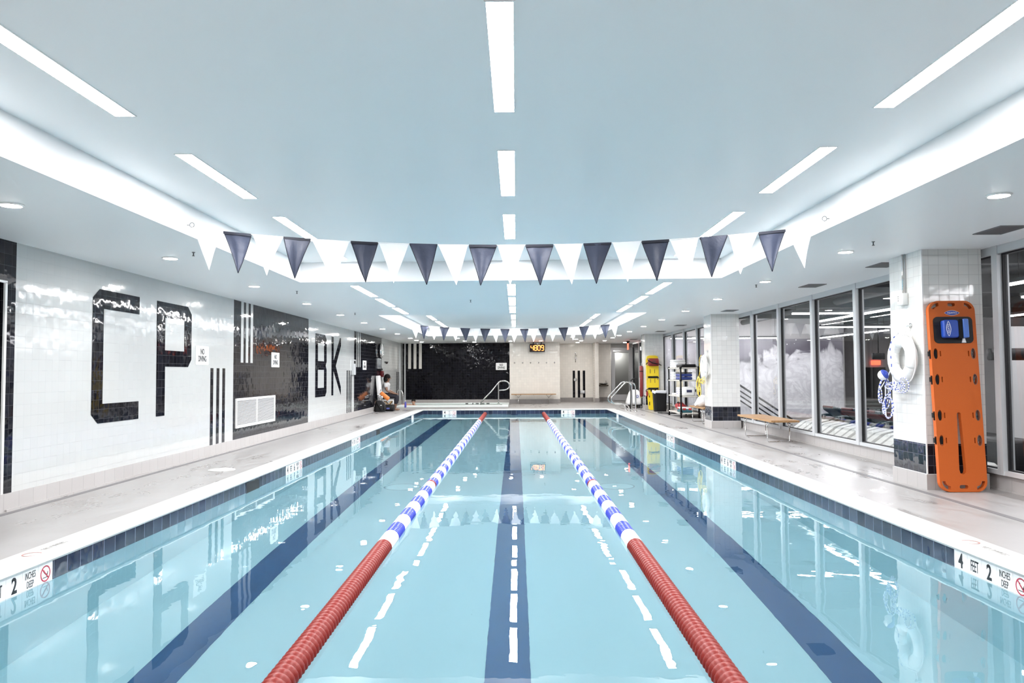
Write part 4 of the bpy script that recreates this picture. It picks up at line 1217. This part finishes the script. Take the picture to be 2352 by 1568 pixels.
def _mural():
    t = NT('splash_mural')
    p = t.pos(); s = t.n('SeparateXYZ'); t.t.links.new(p, s.inputs[0])
    x, z = s.outputs[0], s.outputs[2]
    big = t.noise(p, .42, 2)
    crest = t.m('ADD', t.m('MULTIPLY', big, 3.2), .15)                       # height of the water as it runs along
    swirl = t.noise(p, .95, 5, .52, 1.6)
    d = t.m('SUBTRACT', t.m('ADD', crest, t.m('MULTIPLY', t.m('SUBTRACT', swirl, .5), 3.2)), z)
    body = t.ramp(t.m('ADD', t.m('MULTIPLY', d, .9), .35), (.30, 0.), (.52, .75), (.9, 1.))
    vo = t.n('TexVoronoi'); t.t.links.new(p, vo.inputs['Vector']); vo.inputs['Scale'].default_value = 7
    drops = t.m('MULTIPLY', t.m('LESS_THAN', vo.outputs['Distance'], .16), t.m('GREATER_THAN', t.noise(p, 1.1, 2), .52))
    sw2 = t.ramp(t.noise(p, 1.5, 4, .5, 2.2), (.40, .0), (.5, .55), (.6, 0.))
    back = t.mix(t.ramp(t.noise(p, .35, 1), (.38, 0.), (.62, 1.)), (.13, .12, .15), (.58, .57, .62))
    c = t.mix(t.m('MAXIMUM', body, t.m('MULTIPLY', drops, .85)), back, (.92, .92, .94))
    c = t.mix(t.m('MULTIPLY', sw2, t.m('MULTIPLY', body, .6)), c, (.40, .39, .45))
    return t.pbr(c, .5)
o = tag(MB().box(gx0 + .02, 11.2, 25.985, 25.999, -.36, 2.33).build('wall_mural', _mural(), o=(8, 25.99, .9)), 'wide grey mural of white splashing water on the gym wall behind the windows', 'mural')
lk = []
for i, (a, c, lb) in enumerate((((5.3, 14.5), (6.6, 14.5), 'white linear gym lamp running crosswise above the treadmills'), ((7.4, 19.), (9.7, 19.), 'white linear gym lamp running crosswise behind the first, deeper in the gym'),
                   ((5.1, 24.9), (8.7, 24.9), 'white linear gym lamp right before the splash mural'), ((6.73, 13.), (6.73, 16.9), 'white linear gym lamp running lengthwise above the treadmills'),
                   ((10.07, 20.5), (10.07, 25.4), 'white linear gym lamp running lengthwise toward the mural'), ((6.4, 3.), (6.4, 9.97), 'white linear gym lamp nearest the camera behind the right column'),
                   ((10.08, 8.), (10.08, 15.8), 'white linear gym lamp deep in the gym behind the right column'), ((7.7, 7.), (7.7, 11.5), 'short white linear gym lamp at the right edge of the view'), ((5.3, 24.1), (8.0, 24.1), 'added unseen lamp behind a ceiling beam brightening the left of the mural'), ((8.3, 24.1), (11.0, 24.1), 'added unseen lamp behind a ceiling beam brightening the right of the mural'))):
    zl = 2.3 if i < 8 else 2.96  # the two upper lamps are added out of sight to brighten the mural
    A, B = Vector((*a, zl)), Vector((*c, zl)); m_ = (A + B) / 2; L = (B - A).length; rot = 0 if a[1] == c[1] else pi / 2
    o = thing('gym_lamp', lb, 'lamp', m_, (0, 0, rot), 'linear lamps in the gym')
    MB().box(-L / 2, L / 2, -.045, .045, .03, .08).box(-L / 2, L / 2, -.012, .012, 0.025, .03).build('housing', gdark, o)
    MB().box(-L / 2, L / 2, -.024, .024, 0, .025).build('diffuser', gym_e, o)
    b = MB()
    for q in (-.45, .45): b.tube([(q * L, 0, .08), (q * L, 0, 3.1 - zl)], .004, 5)
    b.build('wire', black_pl, o)
# treadmills facing the pool
shell = mat('shell_white', (.72, .71, .68), .4); shell_g = mat('shell_grey', (.33, .32, .31), .5); teal = mat('console_teal', (.012, .03, .04), .35); accent = mat('console_blue', (.02, .03, .25), .35); redtrim = mat('console_red', (.09, .012, .012), .4)
tk = None
for i, y in enumerate((11.35, 12.2, 13.05, 13.9, 14.75)):
    lb = 'treadmill with a curved white front shell behind the windows, %s from the near column' % ORD[i]
    if tk is None:
        tk = thing('treadmill', lb, 'treadmill', (5.25, y, GF), group='treadmills along the glass')
        b = MB(); prof_ = [(0.02, .02), (0., .35), (.06, .75), (.2, 1.02), (.42, 1.18), (.66, 1.24), (.66, 1.18), (.44, 1.1), (.26, .94), (.14, .7), (.1, .35), (.12, .02)]
        def sh(y0, y1, mi, g=0.):
            b.loft([[Vector((px - g, yy, pz + g)) for px, pz in prof_] for yy in (y0, y1)], mi, True, sm=False)
        for q, mi in (((-.36, -.19), 0), ((-.19, -.12), 1), ((-.12, .12), 0), ((.12, .19), 1), ((.19, .36), 0)): sh(q[0], q[1], mi)
        b.build('front_shell', [shell, shell_g], tk)
        MB().rbox(.15, 2.0, -.38, .38, .02, .22, .04).build('deck', gfl, tk)
        MB().rbox(.3, 1.95, -.26, .26, .221, .23, .02).build('belt', rubber, tk)
        CM = Matrix.Translation((.95, 0, 1.38)) @ Matrix.Rotation(radians(35), 4, 'Y')
        MB().rbox(-.16, .2, -.34, .34, -.05, .03, .06, 0, 4, CM).build('console', teal, tk)
        MB().rbox(-.10, .12, -.17, .17, .031, .036, .02, 0, 4, CM).build('screen', mat('screen_dark', (.015, .02, .025), .1), tk)
        MB().rbox(-.20, -.165, -.22, .22, -.04, .0, .02, 0, 3, CM).build('trim', redtrim, tk)
        for s in (-1, 1):
            MB().tube(smooth_path([(.62, s * .33, 1.18), (.9, s * .36, 1.3), (1.25, s * .37, 1.22), (1.6, s * .37, 1.1)], 4), .03, 8).build('handrail', teal, tk)
            MB().tube([(.75, s * .35, .2), (.85, s * .35, 1.3)], .04, 8).build('upright', shell_g, tk)
            MB().ball((1.05, s * .2, 1.32), .06, 10, 0, (1.3, 1, .7)).build('cup_holder', accent, tk)
    else: dup(tk, (5.25, y, GF), lb)
# exercise bike, screens, railing, gym door
o = thing('exercise_machine', 'black exercise machine with a pale foot box behind the near right window', 'exercise machine', (6.35, 9.75, GF))
MB().rbox(-.3, .9, -.3, .3, 0, .18, .05).build('base', black_pl, o)
MB().rbox(-.25, .05, -.28, .28, .18, 1.3, .08).build('seat_back', black_pl, o)
MB().rbox(.05, .6, -.26, .26, .78, .92, .06).build('seat', black_pl, o)
MB().tube(smooth_path([(.1, -.3, 1.0), (.5, -.36, 1.12), (.8, -.3, 1.1)], 5), .03, 8).tube([(.8, 0, .1), (.75, 0, 1.5)], .05, 8).build('arm', black_pl, o)
MB().rbox(-.62, -.35, -.25, .25, .78, 1.0, .05).box(-.56, -.40, -.15, .15, 0, .78).build('foot_box', shell, o)
for lb, x, y, z, wd, ht in (('dark wall screen high in the gym behind the near right window', 6.62, 10.2, 1.42, .55, .16), ('small dark ceiling speaker in the gym beside the near life ring', 9.55, 20., 1.6, .32, .17)):
    o = thing('gym_screen', lb, 'screen', (x, y, z))
    MB().rbox(-wd / 2, wd / 2, -.06, .06, -ht / 2, ht / 2, .03).build('case', black_pl, o)
    MB().tube([(0, 0, ht / 2), (0, 0, 3.1 - z)], .015, 6).build('hanger', black_pl, o)
o = thing('stair_railing', 'sloping dark stair railing behind the glass beyond the wooden bench', 'railing', (6.4, 21.8, GF - .16))
rl = mat('railing_dark', (.05, .05, .053), .4)
for dz in (0, -.16, -.3, -.44): MB().tube([(-.6, 0, 2.35 + dz), (1.5, 0, .95 + dz)], .02 if dz else .028, 8).build('rail', rl, o)
for x, h in ((-.3, 2.15), (.5, 1.62), (1.3, 1.08)): MB().tube([(x, 0, 0.162), (x, 0, h)], .022, 8).build('post', rl, o)
o = tag(thing('door_2', 'dark gym door with a silver push bar', 'door', (13.1, 28, GF)), kind='structure')
MB().box(-.5, .5, -.04, -.001, 0, 2.3).build('leaf', mat('door_dark', (.035, .035, .035), .4), o)
MB().box(-.4, .4, -.09, -.05, 1.08, 1.15).box(-.4, -.36, -.05, -.04, 1.08, 1.15).box(.36, .4, -.05, -.04, 1.08, 1.15).build('push_bar', steel, o)
o = thing('exit_sign', 'small red exit light over the dark gym door', 'exit sign', (13.25, 27.96, 1.52))
MB().box(-.16, .16, -.03, .03, -.08, .08).build('case', emit('exit_glow', (1., .10, .05), 2.2), o)
# ---------------------------------------------------------------- left rear corner: lift chair, bags, people, hot tub
o = thing('pool_lift', 'tall white pool lift panel with a white arm beside the seated person', 'pool lift', (-4.36, 24.55, 0))
TLp = Matrix.Rotation(radians(-4), 4, 'Y')
MB().rbox(-.07, .05, -.16, .16, .2, 1.15, .03, 0, 4, Matrix.Translation((.0, 0, 0)) @ Matrix.Rotation(radians(-5), 4, 'Y')).build('mast_panel', white_pl, o)
MB().tube([(.04, -.12, .52), (-.06, -.30, .54)], .018, 8).ball((-.06, -.31, .54), .025, 8).build('arm_rest', white_pl, o)
MB().tube([(.04, -.12, .33), (.03, -.17, .55), (.02, -.17, .66), (.0, -.15, .7)], .014, 8).build('strut', steel, o)
MB().rbox(-.08, .42, -.2, .2, .0, .21, .04).build('base', black_pl, o)
q = MB().box(.2, .3, -.204, -.201, .07, .12).build('label_plate', mat('label_blue', (.10, .12, .36), .5), o)
o = thing('backpack', 'black backpack slumped on the deck under the orange float', 'bag', (-4.33, 24.15, 0))
rings = []
for z, k, dx in ((.0, .8, 0), (.05, 1., 0), (.16, 1.02, .01), (.27, .85, .0), (.34, .5, -.02), (.36, .15, -.02)):
    rings.append([Vector((dx + p[0] * (1 + .06 * sin(i * 1.7)), p[1], z)) for i, p in enumerate(rrect(0, 0, .34 * k, .26 * k, .1 * k, 5))])
MB().loft(rings, 0, True).build('body', mat('bag_black', (.012, .012, .013), .75, grain=.003, gscale=30), o)
MB().tube(smooth_path([(-.1, -.08, .3), (-.02, -.16, .2), (.06, -.15, .06)], 4), .014, 6).tube(smooth_path([(.08, -.05, .3), (.14, -.13, .2), (.15, -.12, .06)], 4), .012, 6).build('strap', strap_m, o)
MB().box(.03, .08, -.140, -.134, .2, .22).build('zip_pull', white_pl, o)
o = thing('rescue_float', 'orange rescue float with a white printed patch beside the seated person', 'rescue float', (-4.20, 24.22, .49))
fm = Matrix.Rotation(radians(38), 4, 'Y')
MB().rbox(-.17, .17, -.05, .05, -.06, .075, .04, 0, 5, fm).build('foam', mat('float_orange', (.75, .22, .045), .5, grain=.002), o)
MB().rbox(-.175, -.03, -.056, .056, -.1, -.015, .02, 0, 4, Matrix.Rotation(radians(25), 4, 'Y')).build('patch', sign_white, o)
b = MB()
for x, z in ((-.12, -.05), (-.07, -.075), (-.09, -.03)): b.rbox(x - .015, x + .015, -.0585, -.057, z - .012, z + .012, .006, 0, 3, Matrix.Rotation(radians(25), 4, 'Y'))
b.build('print', sign_black, o)
# stool the guard sits on
o = thing('guard_stool', 'low folding stool with a white seat and wooden legs under the seated person', 'stool', (-4.2, 25.0, 0))
MB().rbox(-.2, .2, -.19, .19, .32, .352, .03).build('seat', white_pl, o)
for x, x2 in ((-.15, .13), (.15, -.13)):
    for y in (-.15, .15): MB().tube([(x, y * (1 if x < 0 else .85), 0.0), (x2, y * (1 if x < 0 else .85), .32)], .016, 8).build('leg', mat('stool_wood', (.48, .30, .13), .5), o)
MB().rbox(.16, .2, -.17, .17, .2, .32, .01).build('apron', white_pl, o)
# seated guard
skin_m = mat('skin_brown', (.19, .095, .055), .5, grain=.0004, gscale=60)
hair_m = mat('hair_black', (.006, .005, .0045), .7, Specular_IOR_Level=.25, grain=.004, gscale=50)
shirt_m = mat('shirt_grey', (.55, .55, .55), .85, grain=.003, gscale=30)
pants_m = mat('trousers_navy', (.014, .014, .022), .85, grain=.002, gscale=30)
PO = Vector((-4.2, 25.0, 0))
o = thing('person', 'seated person in a grey t-shirt and dark trousers looking right by the pool lift', 'person', PO)
def L(x, y, z): return PO + Vector((x, y, z))
N_ = {'pel': (L(-.14, 0, .50), (.10, .105)), 'waist': (L(-.13, 0, .62), (.10, .125)), 'chest': (L(-.08, 0, .79), (.105, .14)), 'upper': (L(-.065, 0, .88), (.085, .12)),
      'neck': (L(-.045, 0, .955), .048), 'jaw': (L(-.01, 0, 1.02), .058), 'head': (L(-.02, 0, 1.085), .08), 'crown': (L(-.03, 0, 1.135), .068)}
E_ = [('pel', 'waist'), ('waist', 'chest'), ('chest', 'upper'), ('upper', 'neck'), ('neck', 'jaw'), ('jaw', 'head'), ('head', 'crown')]
for s, nm in ((-1, 'l'), (1, 'r')):
    N_.update({'hip' + nm: (L(-.10, s * .085, .47), .085), 'thigh' + nm: (L(.1, s * .10, .475), .075), 'knee' + nm: (L(.27, s * .10, .455), .058), 'calf' + nm: (L(.245, s * .10, .30), .052), 'ank' + nm: (L(.20, s * .10, .09), .036), 'heel' + nm: (L(.19, s * .10, .045), .036), 'ball' + nm: (L(.30, s * .105, .03), .027), 'toe' + nm: (L(.355, s * .105, .022), .018),
               'sho' + nm: (L(-.075, s * .155, .87), .055), 'elb' + nm: (L(-.02, s * .2, .65), .04), 'fore' + nm: (L(.09, s * .18, .60), .035), 'wri' + nm: (L(.19, s * .13, .555), .025), 'palm' + nm: (L(.245, s * .115, .545), (.03, .016))})
    E_ += [('pel', 'hip' + nm), ('hip' + nm, 'thigh' + nm), ('thigh' + nm, 'knee' + nm), ('knee' + nm, 'calf' + nm), ('calf' + nm, 'ank' + nm), ('ank' + nm, 'heel' + nm), ('heel' + nm, 'ball' + nm), ('ball' + nm, 'toe' + nm),
           ('upper', 'sho' + nm), ('sho' + nm, 'elb' + nm), ('elb' + nm, 'fore' + nm), ('fore' + nm, 'wri' + nm), ('wri' + nm, 'palm' + nm)]
    for k, (dy, ln) in enumerate(((-.025, .055), (-.008, .066), (.009, .062), (.025, .048))):
        N_['f%d%s' % (k, nm)] = (L(.262, s * (.115 + dy), .545), .009); N_['g%d%s' % (k, nm)] = (L(.262 + ln * .6, s * (.115 + dy * 1.1), .538), .0085); N_['h%d%s' % (k, nm)] = (L(.262 + ln, s * (.115 + dy * 1.1), .522), .007)
        E_ += [('palm' + nm, 'f%d%s' % (k, nm)), ('f%d%s' % (k, nm), 'g%d%s' % (k, nm)), ('g%d%s' % (k, nm), 'h%d%s' % (k, nm))]
    N_['t1' + nm] = (L(.225, s * .08, .548), .011); N_['t2' + nm] = (L(.255, s * .062, .535), .009)
    E_ += [('wri' + nm, 't1' + nm), ('t1' + nm, 't2' + nm)]
skin('body', N_, E_, skin_m, o, PO, 2)
f = MB()
f.add([PO + Vector(v) for v in ((.062, -.012, 1.055), (.062, .012, 1.055), (.092, 0, 1.05), (.058, 0, 1.10), (.065, 0, 1.04))], [(0, 2, 3), (2, 1, 3), (0, 4, 2), (4, 1, 2)], 0, True)
f.build('nose', skin_m, o, PO)
f = MB()
for s in (-1, 1): f.ball(PO + Vector((.052, s * .032, 1.085)), .012, 8)
f.build('eyes', mat('eye_dark', (.02, .015, .012), .3), o, PO)
MB().ball(PO + Vector((.045, 0, 1.008)), .018, 8, 0, (.6, 1.1, .4)).build('mouth', mat('lip', (.16, .05, .04), .5), o, PO)
f = MB()
for s in (-1, 1): f.ball(PO + Vector((-.02, s * .082, 1.06)), .02, 8, 0, (.8, .4, 1.3))
f.build('ears', skin_m, o, PO)
h = MB().ball(PO + Vector((-.045, 0, 1.105)), .104, 16, 0, (1.02, .98, .95)).ball(PO + Vector((-.085, 0, 1.03)), .095, 14, 0, (.9, 1.05, 1.2)).ball(PO + Vector((-.095, 0, .955)), .068, 12, 0, (.85, 1.3, .95))
h.build('hair', hair_m, o, PO)
sn = {k: N_[k] for k in ('pel', 'waist', 'chest', 'upper')}
sn = {'pel': (L(-.14, 0, .525), (.125, .13)), 'waist': (L(-.128, 0, .62), (.128, .15)), 'chest': (L(-.072, 0, .79), (.128, .155)), 'upper': (L(-.06, 0, .88), (.10, .13)), 'col': (L(-.05, 0, .935), .058)}
se = [('pel', 'waist'), ('waist', 'chest'), ('chest', 'upper'), ('upper', 'col')]
for s, nm in ((-1, 'l'), (1, 'r')):
    sn.update({'sho' + nm: (L(-.075, s * .155, .875), .068), 'slv' + nm: (L(-.048, s * .185, .745), .066)}); se += [('upper', 'sho' + nm), ('sho' + nm, 'slv' + nm)]
skin('shirt', sn, se, shirt_m, o, PO, 2)
MB().ball(PO + Vector((.055, -.04, .81)), .014, 8, 0, (.4, 1, 1)).build('shirt_print', sign_black, o, PO)
tn = {'pel': (L(-.13, 0, .495), (.11, .11))}; te = []
for s, nm in ((-1, 'l'), (1, 'r')):
    tn.update({'hip' + nm: (L(-.08, s * .085, .475), .098), 'th' + nm: (L(.1, s * .10, .475), .092), 'kn' + nm: (L(.275, s * .10, .452), .074), 'ca' + nm: (L(.25, s * .10, .30), .07), 'cu' + nm: (L(.225, s * .10, .2), .066)})
    te += [('pel', 'hip' + nm), ('hip' + nm, 'th' + nm), ('th' + nm, 'kn' + nm), ('kn' + nm, 'ca' + nm), ('ca' + nm, 'cu' + nm)]
skin('trousers', tn, te, pants_m, o, PO, 2)

# hot tub
b = MB(); rings = []
pr = [(-.22, 0), (-.22, .045), (-.2, .055), (.0, .055), (.02, .045), (.02, -.7)]
for sx, sy, x, y in ((-1, -1, HX0, HY0), (1, -1, HX1, HY0), (1, 1, HX1, HY1), (-1, 1, HX0, HY1)):
    rings.append([Vector((x - sx * d, y - sy * d, z)) for d, z in [(-a, z) for a, z in pr]][::1])
rings = []
for sx, sy, x, y in ((-1, -1, HX0, HY0), (1, -1, HX1, HY0), (1, 1, HX1, HY1), (-1, 1, HX0, HY1)):
    rings.append([Vector((x - sx * a, y - sy * a, z)) for a, z in pr])
b.loft(rings + [rings[0]], 0, False, sm=False)
b.quad((HX0, HY0, -.7), (HX1, HY0, -.7), (HX1, HY1, -.7), (HX0, HY1, -.7), 0)
b.box(HX0, HX1, HY1 - .35, HY1, -.7, -.35, 0)
struct(b.build('hot_tub_basin', mat('tub_white', (.78, .84, .82), .35)))
tag(MB().quad((HX0 + .02, HY0 + .02, .02), (HX1 - .02, HY0 + .02, .02), (HX1 - .02, HY1 - .02, .02), (HX0 + .02, HY1 - .02, .02)).build('tub_water', tub_water_m), 'clear water filling the hot tub before the black wall', 'water', kind='stuff')
b = MB()
for x, wd in ((-1.98, .10), (-1.72, .05), (-1.58, .12), (-1.34, .1), (-1.16, .12)): b.box(x, x + wd, HY1 - .027, HY1 - .0215, .022, .044)
tag(b.build('depth_lettering', sign_black, o=(-1.6, HY1 - .02, .022)), 'half drowned black depth figures on the far inner edge of the hot tub', 'lettering')
# swimmer at the near left end of the hot tub
PO = Vector((-3.82, 28.25, .015))
o = thing('person', 'bather in the hot tub with dark hair and one hand raised to the mouth', 'person', PO)
skin2 = mat('skin_light', (.52, .30, .21), .45, grain=.0003, gscale=60)
N_ = {'chest': (L(0, .02, -.18), (.13, .10)), 'upper': (L(0, .01, -.05), (.12, .085)), 'neck': (L(0, 0, .03), .046), 'jaw': (L(.005, -.02, .095), .056), 'head': (L(0, -.005, .15), .072), 'crown': (L(0, .0, .19), .06)}
E_ = [('chest', 'upper'), ('upper', 'neck'), ('neck', 'jaw'), ('jaw', 'head'), ('head', 'crown')]
N_.update({'shol': (L(-.17, .01, .02), .056), 'elbl': (L(-.30, -.05, .055), .042), 'wril': (L(-.42, -.10, .03), .03), 'shor': (L(.15, .01, -.04), .056), 'elbr': (L(.16, -.14, -.06), .042), 'wrir': (L(.07, -.15, .03), .028), 'palmr': (L(.035, -.11, .075), (.028, .018))})
E_ += [('upper', 'shol'), ('shol', 'elbl'), ('elbl', 'wril'), ('upper', 'shor'), ('shor', 'elbr'), ('elbr', 'wrir'), ('wrir', 'palmr')]
for k in range(4):
    d = (k - 1.5) * .016
    N_['f%d' % k] = (L(.02 + d * .5, -.098, .088 + d), .0085); N_['g%d' % k] = (L(-.012 + d * .4, -.088, .098 + d * 1.1), .008)
    E_ += [('palmr', 'f%d' % k), ('f%d' % k, 'g%d' % k)]
N_['t1'] = (L(.03, -.10, .11), .009); E_ += [('palmr', 't1')]
skin('body', N_, E_, skin2, o, PO, 2)
f = MB()
f.add([PO + Vector(v) for v in ((-.012, -.072, .118), (.012, -.072, .118), (0, -.098, .112), (0, -.070, .158), (0, -.075, .105))], [(0, 2, 3), (2, 1, 3), (0, 4, 2), (4, 1, 2)], 0, True)
f.build('nose', skin2, o, PO)
f = MB()
for s in (-1, 1): f.ball(PO + Vector((s * .028, -.066, .148)), .013, 8, 0, (1.3, .6, .8))
f.build('eyes', MATS['eye_dark'], o, PO)
f = MB()
for s in (-1, 1): f.ball(PO + Vector((s * .074, .0, .135)), .018, 8, 0, (.4, .8, 1.3))
f.build('ears', skin2, o, PO)
MB().ball(PO + Vector((0, .018, .178)), .083, 16, 0, (.98, 1.0, .78)).build('hair', hair_m, o, PO)
# hot tub rails and a bottle
o = thing('tub_handrail', 'looped steel handrail at the right end of the hot tub', 'handrail', (-.66, 28.6, 0.0), group='steel handrails at the hot tub')
MB().tube(smooth_path([(0, 0, .056), (0, 0, .5), (0, 0, .8), (.03, 0, .88), (.13, 0, .915), (.26, 0, .91), (.36, 0, .86), (.41, 0, .76), (.38, 0, .65), (.28, 0, .59), (.14, 0, .575), (.01, 0, .56)], 5), .026, 10).build('loop', steel, o)
for y in (-.12, .12): MB().tube(smooth_path([(.1, y * .2, .905), (0, y * .6, .85), (-.25, y, .55), (-.58, y, .2), (-.66, y, .08), (-.67, y, -.1)], 5), .024, 10).build('slope_rail', steel, o)
MB().lathe([(.06, .056), (.06, .07), (.03, .09)], n=16).build('flange', steel, o)
o = thing('tub_handrail', 'low bent steel handrail beside the seated person', 'handrail', (-4.4, 28.5, 0), group='steel handrails at the hot tub')
MB().tube(smooth_path([(-.03, 0.0, .0), (-.04, 0, .4), (-.03, 0, .56), (.05, 0, .615), (.12, 0, .52), (.16, 0, .36), (.17, 0, .2), (.17, 0, .03)], 5), .022, 8).build('rail', steel, o)
o = thing('drink_bottle', 'small blue and clear drink bottle on the deck by the hot tub corner', 'bottle', (-3.95, 27.1, 0))
MB().lathe([(.035, 0), (.038, .02), (.038, .16), (.02, .2), (.016, .22)], n=14).build('bottle', mat('bottle_blue', (.10, .10, .45), .15), o)
MB().lathe([(.018, .22), (.018, .245)], n=12).build('cap', white_pl, o)
